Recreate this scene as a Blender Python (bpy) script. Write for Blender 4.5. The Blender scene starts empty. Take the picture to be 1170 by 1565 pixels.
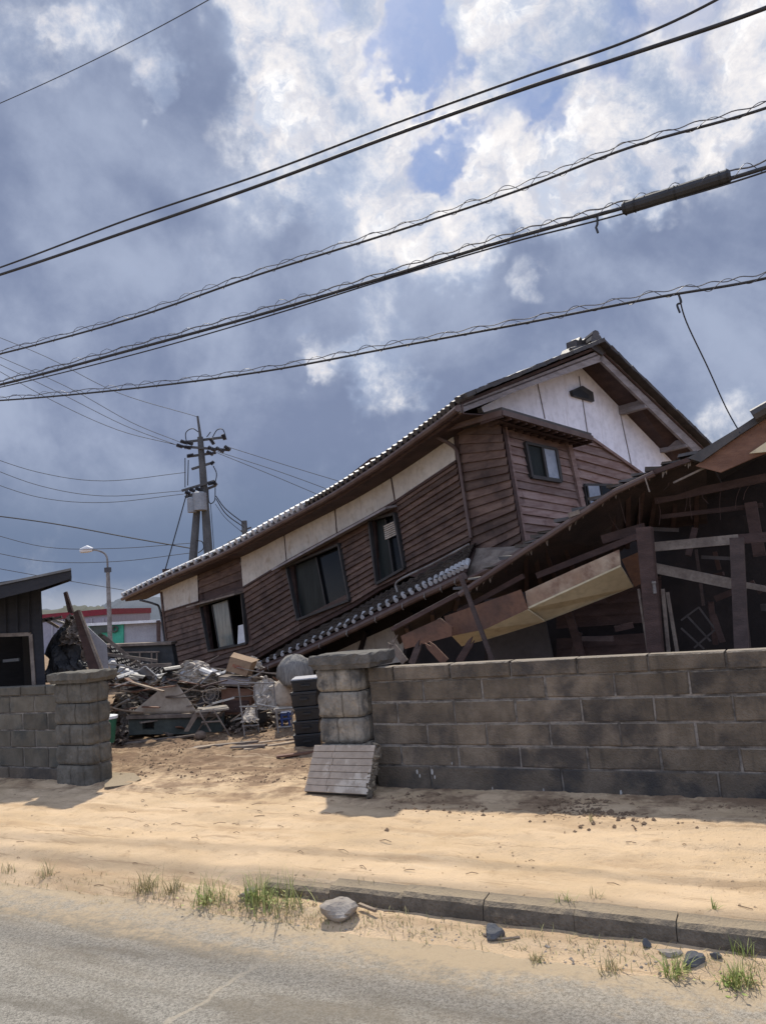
import bpy, math, random
import numpy as np
from mathutils import Vector, Matrix
random.seed(7); np.random.seed(7)
sc = bpy.context.scene
COL = sc.collection
# ------------------------------------------------------------------ camera
FPX = 1174.0; ROLL = math.atan(.09); PITCH = math.atan(.12)
CP = np.array([0, 0, 1.7])
FW = np.array([0, math.cos(PITCH), math.sin(PITCH)])
_r = np.array([1., 0, 0]); _u = np.array([0, -math.sin(PITCH), math.cos(PITCH)])
RT = math.cos(ROLL)*_r - math.sin(ROLL)*_u
UP = math.sin(ROLL)*_r + math.cos(ROLL)*_u
cam = bpy.data.cameras.new("camera"); co = bpy.data.objects.new("camera", cam); COL.objects.link(co)
m = Matrix.Identity(4)
for i in range(3):
    m[i][0] = RT[i]; m[i][1] = UP[i]; m[i][2] = -FW[i]; m[i][3] = CP[i]
co.matrix_world = m
cam.sensor_fit = 'VERTICAL'; cam.sensor_height = 36; cam.lens = 36*FPX/1565
cam.clip_end = 5000; cam.clip_start = .05
sc.camera = co
# ------------------------------------------------------------------ look
sc.view_settings.view_transform = 'Standard'; sc.view_settings.look = 'None'
sc.view_settings.exposure = 0.28; sc.view_settings.gamma = 1
SUN_EL = math.radians(56); SUN_AZ = math.radians(-6)      # azimuth from +Y towards +X
sd = Vector((math.sin(SUN_AZ)*math.cos(SUN_EL), math.cos(SUN_AZ)*math.cos(SUN_EL), math.sin(SUN_EL)))
sl = bpy.data.lights.new("sun", 'SUN'); sl.energy = 4.0; sl.angle = math.radians(1.6); sl.color = (1, .94, .84)
so = bpy.data.objects.new("sun", sl); COL.objects.link(so)
so.rotation_euler = sd.to_track_quat('Z', 'Y').to_euler(); so.location = (0, 20, 40)

def ray(x, y): return FW + RT*(x-585)/FPX - UP*(y-782.5)/FPX
def pl(x, y, P, n):
    d = ray(x, y); n = np.array(n, float); return CP + d*(np.dot(np.array(P)-CP, n)/np.dot(d, n))
def GR(x, y, z=0): return pl(x, y, (0, 0, z), (0, 0, 1))
def DY(x, y, Y): return pl(x, y, (0, Y, 0), (0, 1, 0))

# ------------------------------------------------------------------ node helpers
class NT:
    def __init__(s, tree): s.t = tree; s.n = tree.nodes; s.l = tree.links
    def node(s, ty, **kw):
        n = s.n.new(ty)
        for k, v in kw.items(): setattr(n, k, v)
        return n
    def link(s, a, b): s.l.new(a, b)
    def math(s, op, a, b=None, clamp=False):
        n = s.node('ShaderNodeMath', operation=op); n.use_clamp = clamp
        for i, v in enumerate((a, b)):
            if v is None: continue
            if isinstance(v, (int, float)): n.inputs[i].default_value = v
            else: s.link(v, n.inputs[i])
        return n.outputs[0]
    def vmath(s, op, a, b=None, out=0):
        n = s.node('ShaderNodeVectorMath', operation=op)
        for i, v in enumerate((a, b)):
            if v is None: continue
            if isinstance(v, (tuple, list)): n.inputs[i].default_value = v
            else: s.link(v, n.inputs[i])
        return n.outputs[out]
    def maprange(s, v, a, b, c=0, d=1, smooth=True):
        n = s.node('ShaderNodeMapRange'); n.interpolation_type = 'SMOOTHSTEP' if smooth else 'LINEAR'
        s.link(v, n.inputs[0])
        for i, x in enumerate((a, b, c, d)): n.inputs[1+i].default_value = x
        return n.outputs[0]
    def noise(s, vec, scale, detail=4, rough=.55, out='Fac', dist=0):
        n = s.node('ShaderNodeTexNoise'); n.inputs['Scale'].default_value = scale
        n.inputs['Detail'].default_value = detail; n.inputs['Roughness'].default_value = rough
        n.inputs['Distortion'].default_value = dist
        if vec is not None: s.link(vec, n.inputs['Vector'])
        return n.outputs[out]
    def mix(s, f, a, b):
        n = s.node('ShaderNodeMix', data_type='RGBA')
        for sock, v in ((n.inputs[0], f), (n.inputs[6], a), (n.inputs[7], b)):
            if isinstance(v, (int, float)): sock.default_value = v
            elif isinstance(v, (tuple, list)): sock.default_value = (*v[:3], 1)
            else: s.link(v, sock)
        return n.outputs[2]

# ------------------------------------------------------------------ world: broken cloud over a blue sky
w = bpy.data.worlds.new("World"); sc.world = w; w.use_nodes = True
T = NT(w.node_tree); T.n.clear()
out = T.node('ShaderNodeOutputWorld')
tc = T.node('ShaderNodeTexCoord'); D = tc.outputs['Generated']
sky = T.node('ShaderNodeTexSky', sky_type='NISHITA'); sky.sun_disc = False
sky.sun_elevation = SUN_EL; sky.sun_rotation = SUN_AZ
def ndir(x, y):
    d = ray(x, y); d = d/np.linalg.norm(d); return tuple(float(c) for c in d)
wn = T.vmath('SUBTRACT', T.noise(D, 5, 5, .6, 'Color'), (.5, .5, .5))
wn2 = T.vmath('SUBTRACT', T.noise(D, 22, 4, .6, 'Color'), (.5, .5, .5))
def scl(v, k):
    n = T.node('ShaderNodeVectorMath', operation='SCALE'); T.link(v, n.inputs[0]); n.inputs['Scale'].default_value = k
    return n.outputs[0]
Dw = T.vmath('NORMALIZE', T.vmath('ADD', T.vmath('ADD', D, scl(wn, .26)), scl(wn2, .07)))
def blobs(lst):
    acc = None
    for (x, y, r, wt) in lst:
        c = ndir(x, y); dt = T.vmath('DOT_PRODUCT', Dw, c, out=1)
        v = T.maprange(dt, math.cos(r*1.45/FPX), 1.0, 0, wt)
        acc = v if acc is None else T.math('ADD', acc, v)
    return acc
W_ = [(430,20,90,.8),(500,60,100,.9),(600,10,70,.7),(565,140,85,.8),(620,190,80,.7),(545,270,100,.7),(640,240,70,.6),
      (700,335,90,.75),(820,110,110,1),(760,40,110,.9),(850,235,95,.8),(940,175,105,.8),(1030,110,110,.9),(1125,50,110,.9),
      (1130,160,100,.6),(880,310,75,.5),(755,390,50,.6),(600,460,45,.5),(575,575,62,.75),(530,540,42,.5),(420,300,60,.45),
      (235,130,30,.7),(175,15,60,.55),(30,60,55,.5),(1105,640,60,.7),(840,470,30,.5),(430,195,60,.35),(100,30,30,.4),
      (980,260,60,.4),(330,330,60,.25),(700,-80,300,.5),(30,880,90,.3),(700,20,60,.5)]
H_ = [(605,55,42,1),(650,95,38,1),(712,250,42,.9),(795,165,42,.9),(860,195,32,.7),(925,25,50,.9),(1050,25,40,.6),(690,200,25,.6),
      (470,28,22,.6),(730,290,25,.4)]
bw = blobs(W_); bh = blobs(H_)
n1 = T.noise(D, 10, 9, .64, dist=.15); n2 = T.noise(D, 26, 6, .6); nb = T.noise(D, 3.1, 5, .55, dist=.6)
raw = T.math('ADD', T.math('MULTIPLY', T.math('SUBTRACT', n1, .5), 1.5), T.math('MULTIPLY', T.math('SUBTRACT', n2, .5), .55))
bright = T.math('ADD', T.math('MULTIPLY', T.math('MINIMUM', bw, 1.15), .42), T.math('MULTIPLY', raw, T.math('ADD', T.math('MULTIPLY', bw, 1.6, True), .14)))
bright = T.maprange(bright, .03, .84)
hole = T.maprange(T.math('ADD', bh, T.math('MULTIPLY', raw, .8)), .12, 1.05)
hole = T.math('MULTIPLY', hole, .85)
sep = T.node('ShaderNodeSeparateXYZ'); T.link(D, sep.inputs[0])
grey = T.mix(T.maprange(T.math('ADD', nb, T.math('MULTIPLY', raw, .22)), .36, .66), (.175, .215, .33), (.315, .365, .49))
grey = T.mix(T.maprange(bw, .0, 1.3, 0, .6), grey, (.38, .46, .62))
lowb = T.math('ADD', sep.outputs[2], T.math('MULTIPLY', raw, .03))
grey = T.mix(T.maprange(lowb, .10, .24), (.14, .185, .285), grey)
grey = T.mix(T.maprange(lowb, .07, .02), grey, (.33, .36, .43))
n3 = T.noise(Dw, 15, 7, .66)
cl = T.mix(bright, grey, T.mix(T.maprange(n3, .36, .62), (.50, .55, .66), (.98, .95, .92)))
tcw = T.math('MULTIPLY', T.maprange(bright, .25, .8), T.maprange(bright, 1.0, .6))
cl = T.mix(T.math('MULTIPLY', tcw, .35), cl, (.74, .66, .62))
b1 = T.node('ShaderNodeBackground'); tint = T.vmath('MULTIPLY', sky.outputs[0], (.78, .94, 1.22)); T.link(tint, b1.inputs[0]); b1.inputs[1].default_value = .065
b2 = T.node('ShaderNodeBackground'); T.link(cl, b2.inputs[0]); T.link(T.math('ADD', 1.0, T.math('MULTIPLY', T.maprange(sep.outputs[1], .1, -.5), 1.7)), b2.inputs[1])  # clouds behind the camera brightened as added fill for shaded faces
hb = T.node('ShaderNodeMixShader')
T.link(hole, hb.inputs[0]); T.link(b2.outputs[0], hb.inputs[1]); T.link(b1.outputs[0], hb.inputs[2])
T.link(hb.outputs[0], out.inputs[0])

# ------------------------------------------------------------------ materials
def mat(name, c1, c2=None, scale=3, rough=.8, bump=.2, bscale=40, stretch=(1, 1, 1), contrast=(.35, .65), spec=.4, stain=None, stain_scale=1.2, stain_amt=(.55, .7), metal=0, alpha=None, detail=6, island=.0, dust=None, drip=None):
    m = bpy.data.materials.new(name); m.use_nodes = True
    t = NT(m.node_tree); bs = t.n['Principled BSDF']
    tc = t.node('ShaderNodeTexCoord'); mp = t.node('ShaderNodeMapping'); t.link(tc.outputs['Object'], mp.inputs[0])
    mp.inputs['Scale'].default_value = stretch
    v = mp.outputs[0]
    c2 = c2 or tuple(x*.7 for x in c1)
    f = t.maprange(t.noise(v, scale, detail, .6), *contrast)
    col = t.mix(f, c1, c2)
    col = t.mix(t.math('MULTIPLY', t.maprange(t.noise(v, scale*7, 3), .4, .75), .35), col, tuple(x*.55 for x in c2))
    if stain is not None:
        col = t.mix(t.maprange(t.noise(tc.outputs['Object'], stain_scale, 5, .65), *stain_amt), col, stain)
    if drip:
        mq = t.node('ShaderNodeMapping'); t.link(tc.outputs['Object'], mq.inputs[0]); mq.inputs['Scale'].default_value = (9, 9, .9)
        col = t.mix(t.math('MULTIPLY', t.maprange(t.noise(mq.outputs[0], 1.0, 5, .65), .54, .72), .6), col, drip)
    if island:
        g = t.node('ShaderNodeNewGeometry'); k = t.math('ADD', t.math('MULTIPLY', t.math('SUBTRACT', g.outputs['Random Per Island'], .5), island*2), 1.0)
        sc_ = t.node('ShaderNodeVectorMath', operation='SCALE'); t.link(col, sc_.inputs[0]); t.link(k, sc_.inputs['Scale']); col = sc_.outputs[0]
    if dust:
        g = t.node('ShaderNodeNewGeometry'); sp = t.node('ShaderNodeSeparateXYZ'); t.link(g.outputs['True Normal'], sp.inputs[0])
        col = t.mix(t.math('MULTIPLY', t.maprange(t.math('ADD', sp.outputs[2], t.math('MULTIPLY', t.math('SUBTRACT', t.noise(tc.outputs['Object'], 14, 4), .5), 1.2)), .55, .95), .8), col, dust)
    t.link(col, bs.inputs['Base Color'])
    bs.inputs['Roughness'].default_value = rough; bs.inputs['Specular IOR Level'].default_value = spec
    bs.inputs['Metallic'].default_value = metal
    if bump:
        b = t.node('ShaderNodeBump'); b.inputs['Strength'].default_value = bump; b.inputs['Distance'].default_value = .02
        t.link(t.noise(v, bscale, 4, .6), b.inputs['Height']); t.link(b.outputs[0], bs.inputs['Normal'])
    return m
M = {}
M['clap'] = mat('clapboard_wood', (.090, .051, .037), (.142, .090, .066), 2.6, .75, .35, 30, (1, 1, 5), stain=(.055, .032, .024), stain_scale=1.9, stain_amt=(.45, .7), island=.32)
M['clapgrey'] = mat('weathered_clapboard', (.16, .098, .082), (.24, .17, .15), 2.4, .8, .35, 30, (1, 1, 6), stain=(.09, .052, .044), stain_scale=1.9, island=.32)
M['plaster'] = mat('cream_plaster', (.58, .53, .45), (.50, .45, .38), 1.3, .85, .1, 60, stain=(.36, .29, .21), stain_scale=2.4, stain_amt=(.52, .72), drip=(.36, .29, .21))
M['white_plaster'] = mat('white_plaster', (.84, .84, .90), (.74, .74, .80), 1.0, .85, .08, 60, drip=(.60, .58, .60), stain=(.62, .60, .64), stain_scale=1.1, stain_amt=(.58, .85))
M['bargewood'] = mat('bargeboard_wood', (.30, .27, .265), (.20, .175, .17), 2.5, .8, .3, 25, (1, 1, 4))
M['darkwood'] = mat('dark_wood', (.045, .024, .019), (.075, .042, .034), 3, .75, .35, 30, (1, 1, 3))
M['brownwood'] = mat('brown_wood', (.13, .06, .035), (.20, .10, .06), 3, .7, .35, 30, (1, 1, 3), stain=(.06, .035, .025))
M['palewood'] = mat('pale_broken_wood', (.36, .28, .20), (.22, .16, .11), 4, .85, .4, 30, (1, 1, 3))
M['greywood'] = mat('grey_weathered_wood', (.24, .195, .155), (.13, .10, .08), 4, .85, .4, 30)
M['tile'] = mat('dark_roof_tile', (.034, .028, .025), (.065, .055, .048), 5, .5, .12, 50, spec=.5)
M['tilebrown'] = mat('muddy_roof_tile', (.04, .030, .024), (.075, .058, .045), 5, .85, .3, 50, spec=.15, stain=(.11, .085, .06), stain_scale=4, stain_amt=(.55, .7))
M['dust'] = mat('dusty_seat_top', (.30, .26, .21), (.2, .17, .135), 5, .9, .2)
M['tilepale'] = mat('dusty_glare_roof_tile', (.34, .33, .32), (.48, .47, .46), 5, .5, .12, 50, spec=.5)  # pale tone paints sun glare as well as dust into the tiles
M['gutter'] = mat('brown_gutter', (.085, .05, .04), (.12, .08, .065), 4, .5, .1, 30)
M['block'] = mat('concrete_block', (.125, .098, .068), (.195, .155, .112), 4.0, .92, .8, 60, stain=(.058, .049, .041), stain_scale=2.4, stain_amt=(.42, .66), island=.2, dust=(.30, .25, .19), drip=(.06, .05, .04))
M['blockl'] = mat('mossy_concrete_block', (.10, .085, .062), (.15, .13, .098), 3.0, .92, .6, 70, stain=(.05, .052, .046), stain_scale=2.0, stain_amt=(.45, .7), island=.25)
M['mortar'] = mat('mortar', (.27, .24, .205), (.07, .062, .054), 6, .95, .5, 80)
M['stone'] = mat('pillar_stone', (.33, .285, .22), (.19, .168, .135), 5, .9, .6, 60, stain=(.075, .07, .062), stain_scale=3.2, stain_amt=(.48, .66))
M['stonedark'] = mat('dark_pillar_stone', (.15, .135, .108), (.085, .076, .06), 4, .9, .6, 60, stain=(.16, .15, .13), stain_scale=3.5, stain_amt=(.6, .72))
M['cap'] = mat('cap_stone', (.15, .135, .115), (.085, .078, .068), 6, .92, .8, 50)
M['slab'] = mat('brown_tile_slab', (.40, .325, .25), (.33, .265, .20), 3, .8, .3, 60, stain=(.50, .43, .34), stain_scale=4, stain_amt=(.5, .62))
M['kerb'] = mat('kerb_concrete', (.18, .145, .105), (.10, .082, .06), 7, .95, .9, 60, stain=(.33, .25, .16), stain_scale=5, stain_amt=(.56, .72), dust=(.36, .28, .18))
M['black'] = mat('black_plastic', (.008, .008, .009), (.014, .014, .015), 4, .45, .05, 30)
M['wire'] = mat('cable_sheath', (.018, .018, .02), (.03, .03, .032), 4, .6, 0)
M['wiregrey'] = mat('steel_strand', (.10, .10, .11), (.07, .07, .08), 4, .5, 0)
M['glass'] = mat('dark_window_glass', (.006, .007, .008), (.01, .011, .012), 1, .12, 0, spec=.22)
M['frost'] = mat('curtained_glass', (.20, .215, .19), (.13, .145, .13), 1.6, .18, 0, stretch=(6, 6, 1), spec=.6)
M['glassblue'] = mat('pale_window_glass', (.34, .37, .42), (.22, .25, .30), 1.5, .15, 0, spec=.6)
M['frame'] = mat('dark_window_frame', (.03, .028, .027), (.045, .042, .04), 4, .5, .05)
M['alu'] = mat('aluminium', (.27, .255, .235), (.15, .13, .115), 4, .45, .05)
M['roofgrey'] = mat('shed_roof_sheet', (.17, .165, .16), (.11, .105, .10), 2, .6, .1)
M['spall'] = mat('spalled_concrete', (.42, .40, .36), (.3, .28, .25), 6, .9, .2)
M['white'] = mat('white_paint', (.72, .72, .71), (.6, .6, .6), 3, .7, .05)
M['pole'] = mat('concrete_pole', (.10, .098, .095), (.07, .068, .066), 2, .85, .15)
M['polegrey'] = mat('transformer_paint', (.27, .28, .29), (.21, .22, .23), 2, .6, .05)
M['insul'] = mat('insulator', (.035, .033, .04), (.05, .05, .055), 2, .4, 0)
M['cream'] = mat('cream_soffit_board', (.60, .51, .33), (.50, .42, .27), 1.6, .75, .12, 40, stain=(.30, .20, .12), stain_scale=2.2, stain_amt=(.6, .78))
M['rustcream'] = mat('stained_fascia', (.44, .34, .24), (.30, .19, .12), 2.0, .8, .25, 40, stain=(.18, .10, .065), stain_scale=2.6, stain_amt=(.45, .65))
M['rust'] = mat('rust_brown_board', (.17, .085, .05), (.11, .06, .042), 2.5, .8, .3, 40, stain=(.08, .045, .03), stain_scale=2.6, stain_amt=(.5, .7))
M['postwood'] = mat('dull_post_wood', (.085, .058, .05), (.055, .038, .033), 3, .8, .3, 30, (1, 1, 3))
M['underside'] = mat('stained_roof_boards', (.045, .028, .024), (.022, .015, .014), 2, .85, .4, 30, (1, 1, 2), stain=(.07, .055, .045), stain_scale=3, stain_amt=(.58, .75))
M['void'] = mat('unlit_interior_board', (.016, .012, .011), (.03, .022, .02), 2, .9, .2)  # near-black tone stands for the unlit inside
M['shed'] = mat('backlit_dark_shed_board', (.014, .014, .017), (.022, .021, .024), 3, .8, .3, 30, (1, 1, 4))  # near-black tone puts the backlit shade into the boards
M['cloth'] = mat('grey_cloth', (.27, .235, .195), (.17, .145, .12), 5, .9, .3, 80)
M['wcloth'] = mat('dirty_white_cloth', (.46, .405, .34), (.30, .255, .205), 5, .9, .3, 80)
M['beige'] = mat('beige_board', (.46, .38, .29), (.35, .28, .21), 3, .85, .2, 60)
M['card'] = mat('cardboard', (.29, .19, .115), (.25, .165, .10), 3, .85, .1, 60)
M['redink'] = mat('red_ink', (.42, .09, .05), (.36, .08, .05), 6, .8, 0)
M['found'] = mat('green_grey_concrete', (.085, .095, .08), (.055, .062, .055), 3, .9, .3)
M['debris'] = mat('mud_rubble', (.20, .15, .11), (.11, .082, .062), 5, .95, .6, 40)
M['blue'] = mat('blue_frame', (.04, .07, .20), (.03, .05, .14), 4, .5, .05)
M['green'] = mat('green_plastic', (.02, .14, .075), (.015, .10, .06), 4, .5, .05)
M['teal'] = mat('green_panel', (.05, .36, .23), (.04, .30, .19), 2, .6, .05)
M['panelgrey'] = mat('grey_panel', (.36, .35, .36), (.30, .29, .30), 2, .7, .05)
M['red'] = mat('red_band_paint', (.20, .012, .022), (.16, .010, .018), 2, .6, .02)
M['storewall'] = mat('store_wall', (.30, .28, .31), (.26, .245, .27), 2, .7, .02)
M['rock'] = mat('grey_rock', (.27, .225, .18), (.38, .33, .27), 5, .9, .6, 30, stain=(.12, .105, .095), stain_scale=8)
M['rockdark'] = mat('dark_rock', (.075, .075, .08), (.13, .13, .13), 5, .85, .6, 30)
M['clod'] = mat('damp_soil', (.26, .175, .105), (.15, .10, .062), 6, .95, .5, 50)
M['grass'] = mat('green_grass_blade', (.17, .24, .04), (.38, .35, .13), 9, .7, 0, island=.5)
M['dry'] = mat('dry_grass_blade', (.36, .29, .14), (.22, .21, .08), 9, .8, 0, island=.5)
M['hill'] = mat('hazy_wooded_hill', (.055, .07, .09), (.075, .09, .11), .03, .95, 0)  # distance haze put into the colour as a faded blue
M['hillg'] = mat('near_wooded_slope', (.06, .065, .05), (.085, .085, .06), .03, .95, 0)
M['darkblock'] = mat('dark_yard_wall', (.035, .038, .040), (.055, .058, .058), 3, .9, .3)

# sand and asphalt, laid out on the road frame (s along the kerb, q away from it)
AX = np.array([.882, -.471, 0]); NX = np.array([.471, .882, 0])     # right along kerb ; towards the house
KQ = 4.24; WQ = 6.57
def sq(s, q, z=0): return AX*s + NX*q + np.array([0, 0, z])
def s_of(P): return float(np.dot(P, AX))
def q_of(P): return float(np.dot(P, NX))
def ground_mat(kind):
    m = bpy.data.materials.new(kind); m.use_nodes = True
    t = NT(m.node_tree); bs = t.n['Principled BSDF']
    tc = t.node('ShaderNodeTexCoord'); O = tc.outputs['Object']
    s = t.vmath('DOT_PRODUCT', O, tuple(AX), out=1); q = t.vmath('DOT_PRODUCT', O, tuple(NX), out=1)
    cb = t.node('ShaderNodeCombineXYZ'); t.link(t.math('MULTIPLY', s, .22), cb.inputs[0]); t.link(q, cb.inputs[1]); ST = cb.outputs[0]
    fine = t.noise(O, 90, 4, .7); mid = t.noise(O, 7, 6, .65); big = t.noise(O, 1.1, 5, .6); st = t.noise(ST, 3.2, 6, .6)
    if kind == 'sand':
        c = t.mix(t.maprange(big, .35, .68), (.62, .455, .285), (.52, .375, .225))
        c = t.mix(t.math('MULTIPLY', t.maprange(st, .5, .66), .6), c, (.38, .255, .145))
        c = t.mix(t.math('MULTIPLY', t.maprange(mid, .55, .75), .5), c, (.30, .20, .115))
        # muddy yard beyond the gate and trampled soil along the wall foot
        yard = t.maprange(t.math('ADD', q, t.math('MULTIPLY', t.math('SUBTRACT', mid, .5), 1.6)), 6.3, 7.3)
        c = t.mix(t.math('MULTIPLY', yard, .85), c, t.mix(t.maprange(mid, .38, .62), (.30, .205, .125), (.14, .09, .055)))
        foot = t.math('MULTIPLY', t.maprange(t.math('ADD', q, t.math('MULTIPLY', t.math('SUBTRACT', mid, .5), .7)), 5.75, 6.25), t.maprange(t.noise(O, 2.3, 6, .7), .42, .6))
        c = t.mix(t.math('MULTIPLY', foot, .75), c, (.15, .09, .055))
        cb2 = t.node('ShaderNodeCombineXYZ'); t.link(t.math('MULTIPLY', s, .13), cb2.inputs[0]); t.link(t.math('MULTIPLY', q, 1.6), cb2.inputs[1])
        thin = t.noise(cb2.outputs[0], 4.5, 7, .7); grit = t.noise(O, 38, 3, .7)
        c = t.mix(t.math('MULTIPLY', t.maprange(thin, .585, .63), .5), c, (.30, .20, .115))
        c = t.mix(t.math('MULTIPLY', t.maprange(thin, .42, .36), .3), c, (.70, .55, .36))
        c = t.mix(t.math('MULTIPLY', t.maprange(grit, .66, .70), .6), c, (.22, .145, .085))
        c = t.mix(t.math('MULTIPLY', t.maprange(fine, .60, .72), .35), c, (.24, .16, .09))
        mid = t.math('ADD', mid, t.math('MULTIPLY', grit, .45))
        bstr = .8
    else:
        spk = t.math('ADD', t.math('MULTIPLY', t.noise(O, 170, 3, .8), .6), t.math('MULTIPLY', t.noise(O, 60, 3, .7), .4))
        c = t.mix(t.maprange(spk, .38, .62), (.125, .114, .094), (.37, .34, .285))
        c = t.mix(t.math('MULTIPLY', t.maprange(st, .47, .62), .6), c, (.13, .115, .09))
        edge = t.math('ADD', t.math('ADD', q, t.math('MULTIPLY', t.math('SUBTRACT', st, .5), 1.1)), t.math('MULTIPLY', t.math('SUBTRACT', mid, .5), .5))
        gr = t.noise(O, 24, 5, .7)
        e2 = t.math('ADD', edge, t.math('MULTIPLY', t.math('SUBTRACT', gr, .5), .9))
        dust = t.math('ADD', t.math('MULTIPLY', t.maprange(e2, 3.5, 3.95), .62), t.math('MULTIPLY', t.maprange(e2, 2.7, 3.9), .22))
        c = t.mix(t.math('MULTIPLY', dust, .88), c, t.mix(fine, (.52, .39, .24), (.42, .32, .20)))
        # pale filled crack running across the lane
        A_, B_ = GR(448, 1437, -.13), GR(235, 1572, -.13)
        d = (B_-A_)/np.linalg.norm(B_-A_); nn = (-d[1], d[0], 0)
        wob = t.math('MULTIPLY', t.math('SUBTRACT', t.noise(O, 5, 6, .75), .5), .17)
        dist = t.math('ABSOLUTE', t.math('ADD', t.math('SUBTRACT', t.vmath('DOT_PRODUCT', O, nn, out=1), float(np.dot(A_[:2], nn[:2]))), wob))
        cr = t.math('MULTIPLY', t.maprange(dist, .022, .006), t.maprange(q, 3.6, 3.2))
        c = t.mix(t.math('MULTIPLY', cr, .55), c, (.42, .36, .27))
        fine = spk; bstr = .7
    t.link(c, bs.inputs['Base Color']); bs.inputs['Roughness'].default_value = .95; bs.inputs['Specular IOR Level'].default_value = .2
    b = t.node('ShaderNodeBump'); b.inputs['Strength'].default_value = bstr; b.inputs['Distance'].default_value = .012
    t.link(t.math('ADD', fine, t.math('MULTIPLY', mid, 2.0 if kind == 'sand' else .4)), b.inputs['Height']); t.link(b.outputs[0], bs.inputs['Normal'])
    return m
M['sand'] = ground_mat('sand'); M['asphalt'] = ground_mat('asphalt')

# ------------------------------------------------------------------ mesh helpers
class MB:
    def __init__(s): s.v = []; s.f = []
    def add(s, vs, fs):
        o = len(s.v); s.v += [tuple(float(c) for c in v) for v in vs]; s.f += [tuple(i+o for i in f) for f in fs]
    def slab(s, pts, ext):
        """polygon pts extruded by vector ext"""
        n = len(pts); a = [np.array(p, float) for p in pts]; b = [p+np.array(ext, float) for p in a]
        s.add(a+b, [tuple(range(n)), tuple(range(2*n-1, n-1, -1))] + [(i, i+n, (i+1) % n+n, (i+1) % n) for i in range(n)])
    def box(s, c, size, ax=None, jit=0):
        ax = ax or (np.array([1., 0, 0]), np.array([0, 1., 0]), np.array([0, 0, 1.]))
        vs = []
        for k in (-.5, .5):
            for (i, j) in ((-.5, -.5), (.5, -.5), (.5, .5), (-.5, .5)):
                vs.append(np.array(c)+ax[0]*size[0]*i+ax[1]*size[1]*j+ax[2]*size[2]*k+np.random.uniform(-jit, jit, 3))
        s.add(vs, [(3, 2, 1, 0), (4, 5, 6, 7), (0, 1, 5, 4), (1, 2, 6, 5), (2, 3, 7, 6), (3, 0, 4, 7)])
    def bar(s, p, q, w, h, up=(0, 0, 1)):
        p = np.array(p, float); q = np.array(q, float); d = q-p; L = np.linalg.norm(d); d /= L
        x = np.cross(d, up); x /= np.linalg.norm(x); z = np.cross(x, d)
        s.box((p+q)/2, (w, L, h), (x, d, z))
    def tube(s, pts, r, n=7, caps=True):
        pts = [np.array(p, float) for p in pts]; rs = r if isinstance(r, (list, tuple)) else [r]*len(pts)
        o = []; prev = None
        for i, p in enumerate(pts):
            d = pts[min(i+1, len(pts)-1)]-pts[max(i-1, 0)]; d = d/(np.linalg.norm(d)+1e-9)
            if prev is None:
                a = np.array([0, 0, 1.]) if abs(d[2]) < .9 else np.array([1., 0, 0]); x = np.cross(d, a)
            else: x = prev-d*np.dot(prev, d)
            x /= np.linalg.norm(x); prev = x; y = np.cross(d, x)
            for k in range(n):
                t = 2*math.pi*k/n; o.append(p+rs[i]*(x*math.cos(t)+y*math.sin(t)))
        fs = []
        for i in range(len(pts)-1):
            for k in range(n):
                fs.append((i*n+k, i*n+(k+1) % n, (i+1)*n+(k+1) % n, (i+1)*n+k))
        if caps: fs += [tuple(range(n-1, -1, -1)), tuple(range((len(pts)-1)*n, len(pts)*n))]
        s.add(o, fs)
    def grid(s, fn, nu, nv, thick=None):
        vs = [fn(i/nu, j/nv) for j in range(nv+1) for i in range(nu+1)]
        fs = [(j*(nu+1)+i, j*(nu+1)+i+1, (j+1)*(nu+1)+i+1, (j+1)*(nu+1)+i) for j in range(nv) for i in range(nu)]
        if thick is not None:
            th = np.array(thick); n = len(vs); vs = vs+[np.array(v)+th for v in vs]
            fs = fs+[tuple(k+n for k in reversed(f)) for f in fs]
            rim = [i for i in range(nu+1)]+[j*(nu+1)+nu for j in range(1, nv+1)]+[nv*(nu+1)+i for i in range(nu-1, -1, -1)]+[j*(nu+1) for j in range(nv-1, 0, -1)]
            fs += [(rim[k], rim[k]+n, rim[(k+1) % len(rim)]+n, rim[(k+1) % len(rim)]) for k in range(len(rim))]
        s.add(vs, fs)
    def build(s, name, m, parent=None, smooth=False, bevel=0):
        me = bpy.data.meshes.new(name)
        off = np.array(parent_loc(parent)) if parent is not None else np.zeros(3)
        own = np.zeros(3)
        if parent is None and s.v:
            a = np.array(s.v); own = np.array([a[:, 0].mean(), a[:, 1].mean(), a[:, 2].min()])
        me.from_pydata([tuple(np.array(v)-off-own) for v in s.v], [], s.f); me.materials.append(M[m] if isinstance(m, str) else m)
        me.update()
        if smooth:
            me.polygons.foreach_set('use_smooth', [True]*len(me.polygons))
        o = bpy.data.objects.new(name, me); COL.objects.link(o)
        o.location = tuple(own)
        if parent is not None: o.parent = parent; o.location = (0, 0, 0)
        if bevel:
            b = o.modifiers.new('bevel', 'BEVEL'); b.width = bevel; b.segments = 2; b.limit_method = 'ANGLE'
        return o
def parent_loc(p):
    l = np.zeros(3)
    while p is not None: l = l+np.array(p.location); p = p.parent
    return l
def tag(o, label=None, cat=None, group=None, kind=None):
    if label: o['label'] = label
    if cat: o['category'] = cat
    if group: o['group'] = group
    if kind: o['kind'] = kind
    return o
def thing(name, loc, label, cat, group=None):
    o = bpy.data.objects.new(name, None); COL.objects.link(o); o.location = tuple(float(c) for c in loc); o.empty_display_size = .2
    return tag(o, label, cat, group)
def ipol(pts, t):
    """piecewise linear on list of (x,y)"""
    n = len(pts)-1; i = min(int(t*n), n-1); f = t*n-i
    return tuple(np.array(pts[i])*(1-f)+np.array(pts[i+1])*f)
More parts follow.
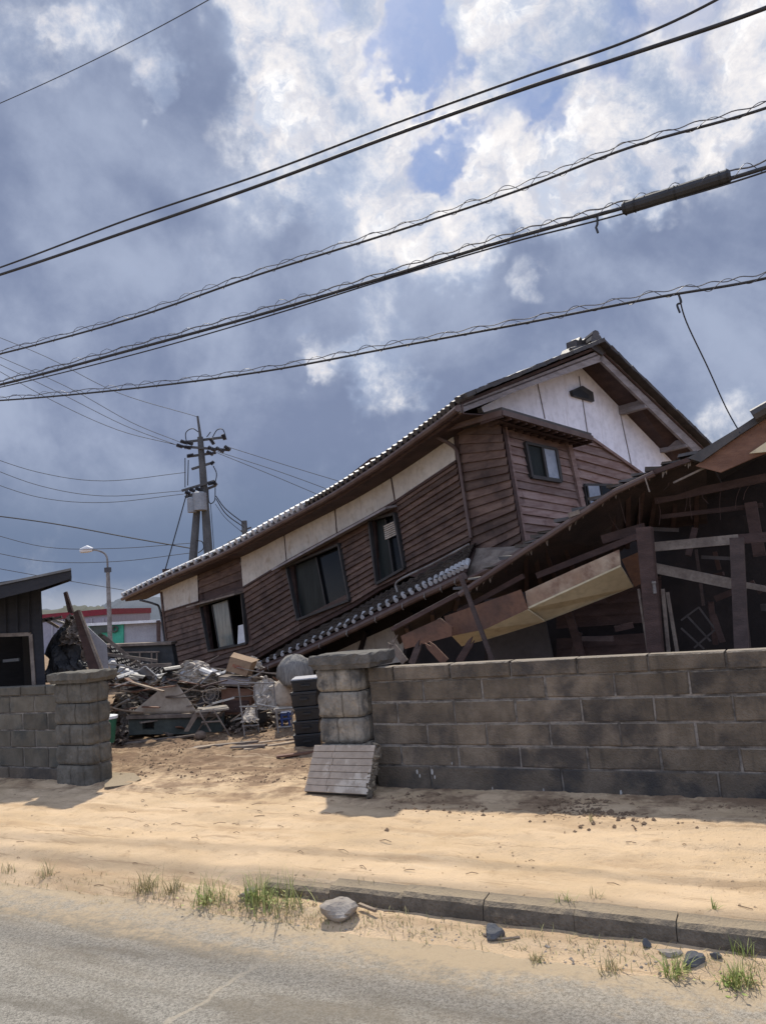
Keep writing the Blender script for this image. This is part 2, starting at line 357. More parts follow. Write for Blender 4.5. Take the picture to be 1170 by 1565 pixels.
def catmull(P, n=12):
    P = [np.array(p, float) for p in P]; Q = [2*P[0]-P[1]]+P+[2*P[-1]-P[-2]]; o = []
    for i in range(1, len(Q)-2):
        for k in range(n):
            t = k/n; a, b, c, d = Q[i-1], Q[i], Q[i+1], Q[i+2]
            o.append(.5*((2*b)+(-a+c)*t+(2*a-5*b+4*c-d)*t*t+(-a+3*b-3*c+d)*t**3))
    o.append(P[-1]); return o
rng = np.random.RandomState(3)
_tab = rng.rand(256, 256)
def vnoise(x, y):
    x = np.asarray(x, float); y = np.asarray(y, float)
    xi = np.floor(x).astype(int); yi = np.floor(y).astype(int); fx = x-xi; fy = y-yi
    fx = fx*fx*(3-2*fx); fy = fy*fy*(3-2*fy)
    g = lambda a, b: _tab[a % 256, b % 256]
    return (g(xi, yi)*(1-fx)+g(xi+1, yi)*fx)*(1-fy)+(g(xi, yi+1)*(1-fx)+g(xi+1, yi+1)*fx)*fy
def fbm(x, y, o=4):
    a = 0; k = .5; tot = 0
    for i in range(o): a = a+k*vnoise(x*2**i+17*i, y*2**i+5*i); tot += k; k *= .55
    return a/tot
def sstep(a, b, x): t = np.clip((x-a)/(b-a), 0, 1); return t*t*(3-2*t)

# ================================================================== SETTING
S_K = s_of(GR(395, 1345, -.03))
def gheight(s, q):
    s = np.asarray(s, float); q = np.asarray(q, float)
    hr = np.where(q > KQ+.06, -.03, -.125)                                     # kerbed stretch
    drift = .018*sstep(KQ-.75, KQ, q)*fbm(s*1.3, q*2, 3)*np.where(q < KQ+.06, 1, 0)
    hl = -.135+.10*sstep(3.75, 4.75, q)
    k = sstep(S_K-.5, S_K+.05, s)
    h = hl*(1-k)+(hr+drift)*k
    h = h+.03*sstep(5, 6.5, q)
    amp = .012+.014*sstep(4.3, 5.2, q)+.03*sstep(7.2, 8.6, q)
    near = sstep(3.2, 3.9, q)
    h = h+(fbm(s*1.6, q*3.4, 5)-.5)*2*amp*near+(fbm(s*.9+9, q*7+3, 3)-.5)*.018*sstep(4.4, 5, q)*near
    h = h+(fbm(s*9+30, q*9, 4)-.5)*(.020+.035*sstep(7, 8.2, q))*near
    h = h+((fbm(s*.55+3, q*8.5, 4)-.5)*.024+(np.abs(fbm(s*1.1+7, q*4.2+2, 4)-.5))*-.03)*sstep(4.5, 5.1, q)*(1-sstep(6.3, 6.6, q)*.5)*near
    fork = np.abs(fbm(s*3.1+60, q*5+8, 3)-.5); h = h-.010*(fork < .02)*sstep(4.4, 5, q)
    for tq in (4.95, 5.5, 6.0):
        h = h-.014*np.exp(-((q-tq-.10*np.sin(s*.7+tq)-.06*(fbm(s*1.2, q*0+tq, 2)-.5))/.055)**2)*sstep(.42, .6, fbm(s*.6+tq*9, q*.3, 2))
    h = np.where(q < 3.3, -.22, h-.06*(1-sstep(3.7, 4.1, q)))
    return h
def gz(P): return float(gheight(s_of(P), q_of(P)))
ss = np.concatenate([-np.geomspace(900, 9.6, 34), np.arange(-9.5, 6.5, .032), np.geomspace(6.6, 900, 34)])
qq = np.concatenate([[-900, -200, -60, -20, -5, 2], np.arange(3.0, 12.2, .03), np.geomspace(12.4, 1500, 40)])
Sg, Qg = np.meshgrid(ss, qq); Z = gheight(Sg, Qg); Z = np.where(Qg > 12.2, np.minimum(Z, 0.0), Z)
P3 = AX[None, None]*Sg[..., None]+NX[None, None]*Qg[..., None]; P3[..., 2] = Z
nu, nv = len(ss), len(qq)
me = bpy.data.meshes.new('sand_ground'); idx = np.arange(nu*nv).reshape(nv, nu)
F4 = np.stack([idx[:-1, :-1], idx[:-1, 1:], idx[1:, 1:], idx[1:, :-1]], -1).reshape(-1, 4)
me.vertices.add(nu*nv); me.vertices.foreach_set('co', P3.reshape(-1)); me.loops.add(F4.size); me.loops.foreach_set('vertex_index', F4.reshape(-1).astype(np.int32))
me.polygons.add(len(F4)); me.polygons.foreach_set('loop_start', np.arange(0, F4.size, 4, dtype=np.int32)); me.polygons.foreach_set('loop_total', np.full(len(F4), 4, np.int32))
me.polygons.foreach_set('use_smooth', np.ones(len(F4), bool)); me.update(calc_edges=True); me.validate(); me.materials.append(M['sand'])
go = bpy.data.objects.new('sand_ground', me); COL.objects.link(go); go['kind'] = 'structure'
# road
def struct(name, mb, m, smooth=False, origin=False):
    me = bpy.data.meshes.new(name); me.from_pydata(mb.v, [], mb.f); me.materials.append(M[m])
    o = bpy.data.objects.new(name, me); COL.objects.link(o); o['kind'] = 'structure'
    if smooth: me.polygons.foreach_set('use_smooth', [True]*len(me.polygons))
    return o
b = MB(); b.add([sq(-600, -8, -.145), sq(600, -8, -.145), sq(600, 4.1, -.145), sq(-600, 4.1, -.145)], [(0, 1, 2, 3)]); struct('road', b, 'asphalt')
# kerb stones
b = MB(); s0 = S_K+.02; L = .52
for i in range(14):
    a, c = s0+i*L+.002, s0+(i+1)*L-.002; a_t = a; n = 8
    jt = rng.uniform(-.006, .006); jz = rng.uniform(-.006, .004)-(.035 if i == 0 else .012 if i == 1 else 0)
    prof = [(-.003, -.25), (0, -.085), (.010, -.040), (.035, -.018), (.13, -.010), (.135, -.25)]
    ns = 10; vs = []
    for k in range(ns+1):
        sk = a+(c-a)*k/ns
        for (dq, z) in prof:
            wear = (fbm(np.array(sk*6+i), np.array(dq*30+z*20), 3)-.5)*.014*(1 if z > -.2 else 0)
            vs.append(sq(sk, KQ-.02+dq+jt+float(wear), z+jz+float(wear)*.6))
    m_ = len(prof)
    fs = [(k*m_+j, (k+1)*m_+j, (k+1)*m_+j+1, k*m_+j+1) for k in range(ns) for j in range(m_-1)]+[tuple(range(m_)), tuple(ns*m_+j for j in range(m_-1, -1, -1))]
    b.add(vs, fs)
struct('kerb', b, 'kerb')
# hills beyond the town
def hill(name, pts, Y, mt, label=None):
    b = MB(); f = catmull([DY(x, y, Y) for x, y in pts], 10); n = len(f)
    top = [p+np.array([0, 0, (fbm(np.array(i*.9), np.array(3.), 3)-.5)*Y*.008]) for i, p in enumerate(f)]
    back = [p*np.array([1.5, 1, 1])+np.array([0, Y*.5, 0])+np.array([0, 0, Y*.02]) for p in top]
    bot = [np.array([p[0], p[1]-Y*.12, -1]) for p in top]
    vs = []
    for k in range(n):
        vs += [bot[k], (bot[k]*.4+top[k]*.6)+np.array([0, 0, Y*.004]), top[k], back[k]]
    b.add(vs, [(k*4+j, (k+1)*4+j, (k+1)*4+j+1, k*4+j+1) for k in range(n-1) for j in range(3)])
    return struct(name, b, mt, True)
hill('hill', [(-500, 930), (-100, 930), (60, 935), (140, 937), (165, 925), (190, 917), (230, 915), (300, 925), (500, 930), (800, 905), (1300, 880), (2000, 840)], 420, 'hill')
hill('hill', [(-300, 945), (60, 936), (100, 928), (135, 930), (160, 934), (175, 945), (300, 985)], 300, 'hillg')

# ================================================================== HOUSE
u = np.array([-.62, .78, 0]); u /= np.linalg.norm(u); vv = np.array([u[1], -u[0], 0])
c0 = CP+ray(700, 830)*14
def A(x, y, off=0): return pl(x, y, c0+vv*off, vv)
cg = A(700, 700); cb_ = A(763, 700)
def Gp(x, y, off=0): return pl(x, y, cg+u*(off-.38), u)           # gable wall plane
def Bp(x, y, off=0): return pl(x, y, cb_+u*off, u)          # bay front plane
Zv = np.array([0, 0, 1.])
house = thing('collapsed_house', (c0[0], c0[1], 0), 'two-storey wooden house slumped sideways, brown clapboards under a white plaster gable', 'house')
def clap(mb, Tp, Bt, N, fn, outd, holes={}, k0=0, lip=.045):
    """lapped boards between polylines Tp and Bt (pixel stations); holes {column: [(k_from,k_to)]}"""
    for c in range(len(Tp)-1):
        for k in range(k0, N):
            if any(a <= k < b_ for a, b_ in holes.get(c, [])): continue
            def q(p, t_, f): return np.array(p)*(1-f)+np.array(t_)*f
            if random.random() < .012: continue
            j0, j1 = random.uniform(-.05, .05), random.uniform(-.05, .05)
            tl, tr = q(Tp[c], Bt[c], k/N), q(Tp[c+1], Bt[c+1], k/N)
            bl, br = q(Tp[c], Bt[c], (k+1+j0)/N), q(Tp[c+1], Bt[c+1], (k+1+j1)/N)
            l2 = lip*(1+random.uniform(-.2, .2))
            w_ = [fn(*tl), fn(*tr), fn(*br), fn(*bl)]
            vs = [w_[0]+outd*.006, w_[1]+outd*.006, w_[2]+outd*l2, w_[3]+outd*l2, w_[2]+outd*.004, w_[3]+outd*.004]
            mb.add(vs, [(3, 2, 1, 0), (5, 4, 2, 3)])
TL = [(248,936),(306,919),(372,898),(438,858),(515,816),(565,789),(607,765),(697,705)]
BL = [(262,1040),(326,1020),(390,1002),(460,962),(540,921),(580,897),(624,875),(722,826)]
# columns: 0 left, 1 W1 column, 2, 3 W2, 4, 5 W3, 6
b = MB(); clap(b, TL, BL, 13, A, -vv, {1: [(1, 10)], 3: [(1, 11)], 5: [(0, 12)]}); b.build('clapboard_wall', 'clap', house)
b = MB(); clap(b, [(304,866),(368,832)], [(306,919),(372,898)], 5, A, -vv); b.build('clapboard_wall', 'clap', house)
# wall body behind the boards: keeps the inside dark
b = MB()
cols = [((248,880),(262,1045)),((306,860),(326,1025)),((372,830),(390,1008)),((440,790),(460,968)),((515,740),(540,928)),((566,700),(580,902)),((606,690),(624,880)),((697,640),(725,900))]
for i in range(7):
    (t0, b0), (t1, b1_) = cols[i], cols[i+1]
    if i in (1, 3, 5):
        wt = {1: ((309,924),(372,904)), 3: ((441,864),(521,830)), 5: ((567,792),(606,782))}[i]; wb = {1: ((322,995),(381,984)), 3: ((458,947),(537,918)), 5: ((579,893),(622,869))}[i]
        b.slab([A(*t0), A(*t1), A(*wt[1]), A(*wt[0])], vv*.10); b.slab([A(*wb[0]), A(*wb[1]), A(*b1_), A(*b0)], vv*.10)
        b.slab([A(*t0), A(*wt[0]), A(*wb[0]), A(*b0)], vv*.10); b.slab([A(*wt[1]), A(*t1), A(*b1_), A(*wb[1])], vv*.10)
    else: b.slab([A(*t0), A(*t1), A(*b1_), A(*b0)], vv*.10)
# far end wall and back wall
e0, e1 = A(248, 870, .12), A(262, 1045, .12); e1[2] = -.3
b.slab([e0, e0+vv*7.4, e1+vv*7.4, e1], -u*.1)
g0, g1 = A(697, 620, .1), A(725, 900, .1)
b.slab([g0+vv*7.3-u*.2, e0+vv*7.3, e1+vv*7.3, np.array([*(g1+vv*7.3-u*.2)[:2], -.3])], vv*.1)
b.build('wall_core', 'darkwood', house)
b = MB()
b.slab([A(300,890,1.6), A(640,660,1.6), A(650,900,1.6), A(310,1015,1.6)], vv*.05); b.build('inner_wall', 'void', house)  # near-black sheet put in for the dark behind the openings
# plaster panels
PAN = [[(246,880),(302,860),(304,919),(248,936)], [(365,840),(433,800),(438,857),(372,897)], [(434.5,799),(510,755),(515,815.5),(439.5,856)],
       [(511.5,754),(592,700),(603.5,767),(516.5,814.5)], [(593.5,698),(690,640),(697,705),(605,766)]]
for i, P_ in enumerate(PAN):
    b = MB(); b.slab([A(x, y) for x, y in P_], -vv*.022); b.build('plaster_panel', 'plaster', house)
for (p, q) in [((438,857),(433,798)),((515,815.5),(510,753)),((604,767),(592.5,697)),((304,919),(302,858)),((371,898),(366,840))]:
    b = MB(); b.bar(A(*p, -.02), A(*q, -.02), .025, .03, -vv); b.build('batten', 'darkwood', house)
b = MB()
for (p, q) in zip(TL[2:-1], TL[3:]): b.bar(A(*p, -.03), A(*q, -.03), .05, .04, -vv)
b.build('trim_rail', 'darkwood', house)
b = MB(); b.bar(A(248,936,-.03), A(304,919,-.03), .04, .04, -vv); b.build('trim_rail', 'darkwood', house)
# corner boards
for (p, q) in [((247,905),(262,1040))]:
    b = MB(); b.bar(A(*p, -.03), A(*q, -.03), .10, .07, -vv); b.build('corner_board', 'clap', house)
# windows
def window(fn, nv_, quad, panes, fmat='frame', fw=.05, hood=None, sill=True, depth=.05):
    Q = [fn(*p) for p in quad]; b = MB()
    for i in range(4):
        b.bar(Q[i]+nv_*.045, Q[(i+1) % 4]+nv_*.045, fw, .09, nv_)
    w_ = b.build('window', fmat, house)
    for (f0, f1, g0_, g1_, mt, dep) in panes:
        bi = lambda f, g: (Q[0]*(1-f)+Q[1]*f)*(1-g)+(Q[3]*(1-f)+Q[2]*f)*g
        b = MB(); b.slab([bi(f0, g0_)-nv_*dep, bi(f1, g0_)-nv_*dep, bi(f1, g1_)-nv_*dep, bi(f0, g1_)-nv_*dep], -nv_*.008); b.build('pane', mt, w_)
        b = MB()
        for (pa, qa) in (((f0, g0_), (f0, g1_)), ((f1, g0_), (f1, g1_)), ((f0, g1_), (f1, g1_))):
            b.bar(bi(*pa)-nv_*(dep-.012), bi(*qa)-nv_*(dep-.012), .035, .025, nv_)
        b.build('sash', 'alu' if mt == 'frost' and fmat == 'alu2' else 'frame', w_)
    return w_
w1 = window(A, -vv, [(309,926),(372,905),(380,983),(322,995)], [(.20, .60, .04, .97, 'frost', .06)])
b = MB(); b.slab([A(364,956,.1), A(377,953,.1), A(379,981,.1), A(363,986,.1)], vv*.04); b.build('white_panel', 'white', w1)
w2 = window(A, -vv, [(441,866),(521,832),(537,917),(458,947)], [(.02, .52, .03, .97, 'frost2', .05), (.5, .98, .03, .97, 'glass', .08)]) if False else None
M['curtain'] = mat('dim_curtained_glass', (.022, .027, .025), (.013, .016, .015), 1.4, .35, 0, stretch=(5, 5, 1), spec=.12)
w2 = window(A, -vv, [(441,866),(521,832),(537,917),(458,947)], [(.02, .52, .03, .97, 'curtain', .05), (.5, .98, .03, .97, 'glass', .08)])
w3 = window(A, -vv, [(567,795),(606,785),(621,868),(579,892)], [(.04, .5, .03, .97, 'curtain', .05), (.48, .97, .03, .97, 'glass', .08)])
b = MB()
for k in range(7):
    f = k/7; y0 = 803+f*22; b.bar(A(586+f*3, y0+2, -.0), A(603+f*3, y0-6, -.0), .03, .012, -vv)
b.build('blind', 'wcloth', w3)
# hoods over the windows
for (p, q, th) in [((299,923),(373,903),.09),((431,866),(606,771),.10)]:
    b = MB(); P0, P1 = A(*p), A(*q)
    b.slab([P0-vv*.0, P1-vv*.0, P1-vv*.30-Zv*.05, P0-vv*.30-Zv*.05], -Zv*.045); b.build('window_hood', 'greywood' if th < .1 else 'bargewood', house)
# bay: side face in the facade plane, front face parallel to the gable
b = MB(); clap(b, [(698,636),(764,640)], [(726,880),(800,838)], 17, A, -vv); b.build('bay_side_wall', 'clap', house)
b = MB(); clap(b, [(764,640),(864,668)], [(800,838),(905,848)], 15, Bp, -u, lip=.04); b.build('bay_front_wall', 'clapgrey', house)
b = MB(); b.slab([A(698,630,.05), A(764,634,.05), A(800,842,.05), A(726,900,.05)], vv*.08)
b.slab([Bp(766,636,.05), Bp(866,660,.05), Bp(907,850,.05), Bp(802,842,.05)], u*.08)
b.slab([Bp(866,660,.0), Bp(866,660,.0)+u*1.0, Bp(905,850,.0)+u*1.0, Bp(905,850,.0)], -vv*.08); b.build('bay_core', 'darkwood', house)
b = MB(); b.bar(Bp(764,636,-.03), Bp(800,842,-.03), .13, .11, -u); b.build('corner_board', 'clapgrey', house)
b = MB(); b.bar(Bp(865,668,-.03), Bp(905,850,-.03), .12, .10, -u); b.build('corner_board', 'clapgrey', house)
window(Bp, -u, [(798,678),(845,688),(853,737),(808,730)], [(.03, .55, .04, .96, 'curtain', -.055), (.5, .97, .04, .96, 'glassblue', -.065)])
# bay roof
b = MB()
E0, E1, E2 = A(672,650,-.35), Bp(766,622,-.45), Bp(903,662,-.45)
E1 = Bp(766,622,-.45); K2 = E2+u*1.5; K0 = E0+u*.1; Kc = E1+u*1.35+vv*.9
rise = .28*Zv
top = [E0, E1, E2, K2+rise, Kc+rise, K0]
b.slab(top, -Zv*.07); b.build('bay_roof', 'tile', house)
b = MB(); b.bar(E1-Zv*.10, E2-Zv*.10, .06, .09); b.bar(E0-Zv*.10, E1-Zv*.10, .06, .10); b.build('bay_fascia', 'gutter', house)
b = MB()
for k in range(13):
    P_ = E1*(1-k/12)+E2*k/12-Zv*.15; b.bar(P_, P_+u*.5, .045, .06)
b.build('rafter', 'darkwood', house)
b = MB(); b.slab([E1-Zv*.2+u*.1, E2-Zv*.2+u*.1, Bp(866,672), Bp(764,650)], u*.02); b.build('bay_soffit', 'darkwood', house)

# ---- main roof
eave_px = [(190,909),(253,879),(341,840),(409,803),(472,769),(521,741),(584,700),(648,654),(700,616)]
OV = -.55
Ev = [A(x, y, OV) for x, y in eave_px]
# extend to the gable verge
rake = -1.05
Epts = catmull(Ev, 4)
Ecorner = pl(703, 612, cg+u*rake, u)
apex = pl(912, 527, cg+u*rake, u); Er = pl(1084, 692, cg+u*rake, u)
# cut at verge: last eave point replaced
lastE = Epts[-1]; off = lastE+u*0
Dr = apex-Ecorner; Dl = Er-apex
def eave(t):
    n = len(Epts)-1; x = t*n; i = min(int(x), n-1); f = x-i; return Epts[i]*(1-f)+Epts[i+1]*f
Epts[-1] = Ecorner
def riseK(t): return 1.0
def tile_roof(mb, fn, nu_, nv_, amp=.035, step=.035, sub=6):
    """fn(a,b) -> (point, normal); a along the eave, b up the slope"""
    N_ = nu_*sub
    for j in range(nv_):
        rows = []
        for (bv, lift) in ((j/nv_, 0.0), (j/nv_, step), ((j+1)/nv_, 0.004)):
            r = []
            for i in range(N_+1):
                ph = (i % sub)/sub; h = amp*(.5+.5*math.cos(2*math.pi*ph))**1.3
                p, n = fn(i/N_, bv); r.append(p+n*(h+lift))
            rows.append(r)
        vs = rows[0]+rows[1]+rows[2]; L_ = N_+1
        mb.add(vs, [(i, i+1, L_+i+1, L_+i) for i in range(N_)]+[(L_+i, L_+i+1, 2*L_+i+1, 2*L_+i) for i in range(N_)])
def nrm(a, b_):
    n = np.cross(a, b_); n /= np.linalg.norm(n); return n if n[2] > 0 else -n
def rslope(a, b_):
    e = eave(a); s_ = .93+.07*a
    sag = -.10*math.sin(math.pi*a)
    return e+Dr*np.array([1, 1, s_])*b_+Zv*sag*b_, nrm(u, Dr)
roof = None
b = MB(); tile_roof(b, rslope, 62, 17); b.build('roof_tiles', 'tile', house, smooth=False)
def lslope(a, b_):
    e = eave(a); s_ = .93+.07*a; top = e+Dr*np.array([1, 1, s_])-Zv*.10*math.sin(math.pi*a)
    return top+Dl*(1-b_), nrm(u, Dl)
b = MB(); tile_roof(b, lslope, 62, 14); b.build('roof_tiles', 'tile', house)
b = MB()
b.grid(lambda a, c: rslope(a, c)[0]-nrm(u, Dr)*.02, 24, 1, thick=-nrm(u, Dr)*.05)
b.grid(lambda a, c: lslope(a, c)[0]-nrm(u, Dl)*.02, 24, 1, thick=-nrm(u, Dl)*.05); b.build('roof_sheathing', 'darkwood', house)
# rounded eave tile ends + fascia + gutter
b = MB(); bp_ = MB(); n_ = 62
for i in range(n_+1):
    p = eave(i/n_)+nrm(u, Dr)*.02; d = Dr/np.linalg.norm(Dr)
    (b if i > 30 else bp_).tube([p-d*.06, p+d*.30], .062 if i > 30 else .08, 8)  # left half takes the pale tile, with sun glare in its colour
b.build('eave_tile_row', 'tile', house); bp_.build('eave_tile_row', 'tilepale', house)
b = MB(); b.grid(lambda a, c: eave(a)+Dr/np.linalg.norm(Dr)*(.02)-Zv*(.07+.15*c), 30, 1, thick=vv*.04); b.build('fascia', 'gutter', house)
gp = [eave(i/40)-vv*.07-Zv*.14 for i in range(41)]
b = MB(); b.tube(gp, .06, 8); b.build('gutter', 'gutter', house)
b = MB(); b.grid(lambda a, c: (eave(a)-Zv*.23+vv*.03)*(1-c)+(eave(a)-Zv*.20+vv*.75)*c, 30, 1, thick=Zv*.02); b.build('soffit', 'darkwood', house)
# ridge
b = MB(); rp = [rslope(i/30, 1)[0]+Zv*.10 for i in range(31)]
b.tube(rp, .13, 8); b.tube([p+Zv*.13 for p in rp], .08, 8); b.build('ridge_tiles', 'tile', house)
# ridge-end ornament
b = MB(); a0 = apex+Zv*.05
def og(px): return pl(px[0], px[1], cg+u*(rake+.3), u)
b.slab([og(p) for p in [(868,541),(873,531),(880,528),(879,518),(884,520),(887,514),(890,520),(895,516),(896,524),(905,524),(905,533),(903,540)]], u*.25)
b.tube([og((872,536)), og((901,529))], .07, 8); b.build('ridge_end_ornament', 'tile', house, bevel=.015)
b = MB(); b.slab([pl(x, y, cg+u*(rake-.02), u) for x, y in [(902,531),(917,521),(928,533),(920,543)]], u*.3); b.build('ridge_cap', 'tile', house)
# verge tiles
b = MB()
for k in range(19):
    p = Ecorner+Dr*(k+.5)/19; b.box(p+Zv*.05-u*.03, (.24, .30, .07), (Dr/np.linalg.norm(Dr), u, nrm(u, Dr)), .01)
for k in range(18):
    p = apex+Dl*(k+.5)/18; b.box(p+Zv*.05-u*.03, (.24, .30, .06), (Dl/np.linalg.norm(Dl), u, nrm(u, Dl)), .01)
b.build('verge_tiles', 'tile', house)
# bargeboards
def rk(x, y, o=0): return pl(x, y, cg+u*(rake+.02+o), u)
b = MB(); b.slab([rk(701,619), rk(919,534), rk(922,551), rk(800,594), rk(704,631)], u*.06); b.build('bargeboard', 'bargewood', house)
b = MB(); b.slab([rk(920,534), rk(1082,691), rk(1070,700), rk(915,549)], u*.06); b.build('bargeboard', 'bargewood', house)
# soffit under the verge, brackets
b = MB()
wl = lambda x, y: Gp(x, y)
sA, sB, sC = Gp(700,640), Gp(905,551), Gp(1062,716)
b.slab([rk(703,622)-Zv*.02, rk(918,540)-Zv*.02, Gp(893,545,.2), Gp(725,625,.2)], Zv*.03)
b.slab([rk(920,541)-Zv*.02, rk(1080,694)-Zv*.02, Gp(1062,742), Gp(888,562)], Zv*.03); b.build('verge_soffit', 'darkwood', house)
b = MB()
for (x, y) in [(948,628),(1010,686)]:
    b = MB(); P0 = Gp(x, y); b.bar(P0+u*.1, P0-u*.64, .16, .19); b.build('purlin', 'bargewood', house)
b = MB(); b.bar(Gp(896,560,-.08), Gp(1050,715,-.08), .10, .14, -u); b.build('rafter', 'bargewood', house)
b = MB(); b.bar(Gp(925,560,-.3), Gp(1078,705,-.3), .08, .10, -u); b.build('rafter', 'bargewood', house)
# gable wall
b = MB(); b.slab([Gp(735,622), Gp(893,545), Gp(1075,724), Gp(1090,760), Gp(770,700)], u*.12); b.build('gable_wall', 'white_plaster', house)
for (p, q) in [((820,582),(832,640)),((884,575),(898,668)),((944,618),(966,720))]:
    b = MB(); b.bar(Gp(*p, -.005), Gp(*q, -.005), .02, .02, -u); b.build('batten', 'bargewood', house)
b = MB(); b.slab([Gp(x, y, -.0) for x, y in [(869,598),(885,591),(901,601),(903,615),(872,606)]], -u*.08); vn = b.build('gable_vent', 'frame', house)
b = MB(); b.slab([Gp(x, y, -.08) for x, y in [(873,599),(885,594),(898,603),(899,610),(875,604)]], -u*.01); b.build('louvre', 'black', vn)
b = MB(); bl0 = (866, 660)
for k in range(-1, 11):
    xm = min(929+31*k, 1010); 
    if xm < 880: continue
    y = lambda x, kk: 672+13.5*kk+.27*(x-866)
    w_ = [Gp(864, y(864, k)), Gp(xm, y(xm, k)), Gp(xm+28, y(xm+28, k+1)), Gp(864, y(864, k+1))]
    vs = [w_[0]-u*.02, w_[1]-u*.02, w_[2]-u*.06, w_[3]-u*.06, w_[2]-u*.01, w_[3]-u*.01]
    b.add(vs, [(3, 2, 1, 0), (5, 4, 2, 3)])
b.build('clapboard_wall', 'clapgrey', house)
b = MB(); b.bar(Gp(895,664,-.07), Gp(1000,738,-.07), .06, .05, -u); b.build('trim_rail', 'clapgrey', house)
window(Gp, -u, [(888,742),(930,742),(938,790),(895,790)], [(.03, .5, .04, .96, 'glassblue', -.10), (.5, .97, .04, .96, 'glass', -.10)])
# downspouts
b = MB(); b.tube(catmull([A(655,660,-.6), A(668,668,-.35), A(693,683,-.09), A(700,700,-.09), A(709,760,-.09), A(719,822,-.09)], 6), .035, 8); b.build('downspout', 'gutter', house)
b = MB(); b.tube(catmull([A(214,917,-.55), A(236,923,-.25), A(244,930,-.1), A(250,965,-.08), A(259,1030,-.08)], 6), .035, 8); b.build('downspout', 'frame', house)

# ---- lower pent roof along the facade
pe = [(398,1014),(455,990),(515,962),(580,930),(640,900),(680,881),(712,865)]
pr = [(404,1002),(462,965),(542,924),(582,900),(626,878),(700,836),(726,822)]
PE = catmull([A(x, y, -.85) for x, y in pe], 4); PR = [p_-Zv*.11 for p_ in catmull([A(x, y, -.02) for x, y in pr], 4)]
def lp(L_, t): n = len(L_)-1; x = t*n; i = min(int(x), n-1); return L_[i]*(1-(x-i))+L_[i+1]*(x-i)
def pent(a, c): e, r_ = lp(PE, a), lp(PR, a); return e*(1-c)+r_*c, nrm(u, (r_-e))
b = MB(); tile_roof(b, pent, 30, 5, .03, .02); b.build('lower_roof_tiles', 'tilebrown', house)
b = MB()
for i in range(31):
    p, n = pent(i/30, 0); d = pent(i/30, 1)[0]-p; d /= np.linalg.norm(d)
    b.tube([p+n*.0-d*.03, p+n*.015+d*.22], [.042, .046], 8)
b.build('eave_tile_row', 'tilepale', house)
b = MB(); b.grid(lambda a, c: pent(a, c)[0]-Zv*.04, 20, 1, thick=-Zv*.06); b.build('lower_roof_sheathing', 'darkwood', house)
b = MB(); b.tube([lp(PE, i/30)-vv*.06-Zv*.16 for i in range(31)], .06, 8); b.build('gutter', 'gutter', house)
for i in range(9):
    b = MB(); p = lp(PE, (i+.5)/9)-vv*.12-Zv*.14; b.tube([p, p-Zv*.08-vv*.02, p-Zv*.12+vv*.03+u*.02], .009, 5); b.build('gutter_bracket', 'alu', house)
b = MB(); b.tube(catmull([A(607,905,-.5), A(608,888,-.5), A(660,862,-.45), A(716,832,-.4)], 5), .022, 7); b.build('snow_guard_rail', 'alu', house)
# flashing between pent roof and bay foot
b = MB(); b.slab([A(690,868,-.5), A(726,838,-.06), A(800,834,-.06), A(806,846,-.7), A(718,888,-.75)], -Zv*.03); b.build('flashing', 'greywood', house)
b = MB(); b.tube([A(700,893,-.8), A(765,862,-.8), A(812,832,-.8)], .05, 7); b.build('gutter', 'gutter', house)
# ground-floor wall remains under the pent roof
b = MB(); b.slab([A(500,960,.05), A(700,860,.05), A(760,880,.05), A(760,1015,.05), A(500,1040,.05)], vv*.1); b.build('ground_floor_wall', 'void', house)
b = MB(); b.slab([A(500,1003), A(560,975), A(628,945), A(623,1010), A(500,1030)], -vv*.03); b.build('plaster_panel', 'plaster', house)
b = MB(); b.slab([A(632,942), A(676,918), A(682,930), A(672,946), A(632,966)], -vv*.03); b.build('plaster_panel', 'plaster', house)
b = MB(); b.bar(A(630,935,-.05), A(620,1005,-.05), .10, .10, -vv); b.build('wall_post', 'void', house); b = MB(); b.bar(A(560,965,-.05), A(548,1005,-.05), .09, .09, -vv); b.build('wall_post', 'void', house)

# ================================================================== ANNEX (single-storey part fallen behind the wall)
XP = sq(0, WQ+2.2)
def X(x, y, off=0): return pl(x, y, XP+NX*off, NX)
annex = thing('collapsed_annex', (X(900,950)[0], X(900,950)[1], 0), 'wrecked dark single-storey building with snapped cream eave and leaning posts behind the long block wall', 'ruined building')
Lp = [(600,962),(705,906),(800,842),(835,820),(940,750),(1000,722),(1078,694)]
Bx = [(610,985),(700,925),(800,905),(860,880),(945,845),(985,812),(1080,800)]
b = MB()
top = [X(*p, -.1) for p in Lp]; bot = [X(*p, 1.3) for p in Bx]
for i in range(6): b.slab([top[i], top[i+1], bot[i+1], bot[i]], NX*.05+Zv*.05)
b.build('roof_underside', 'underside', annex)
b = MB()
for i in range(6):
    b.bar(top[i]-Zv*.0, top[i+1]-Zv*.0, .05, .10, NX)
b.build('fascia', 'darkwood', annex)
b = MB(); b.tube([p-NX*.07-Zv*.02 for p in top[1:6]], .035, 7); b.build('gutter', 'gutter', annex)
b = MB()
for i in range(1, 6):
    P0, P1 = top[i], top[i+1]; n = max(3, int(np.linalg.norm(P1-P0)/.2))
    for k in range(n):
        p = P0*(1-k/n)+P1*k/n; b.box(p+Zv*(.05+random.uniform(-.01, .02))+NX*.12, (.19, .30, .035), (AX, NX, Zv), .012)
b.build('edge_tiles', 'tile', annex)
b = MB()
for k in range(16):                                     # rafters under the flung-up eave
    t = (k+.5)/16; a0, a1 = np.array(ipol(Lp, t)), np.array(ipol(Bx, t)); b.bar(X(*a0, .1)-Zv*.05, X(*a1, 1.25)-Zv*.02, .05, .05)
b.build('rafter', 'darkwood', annex)
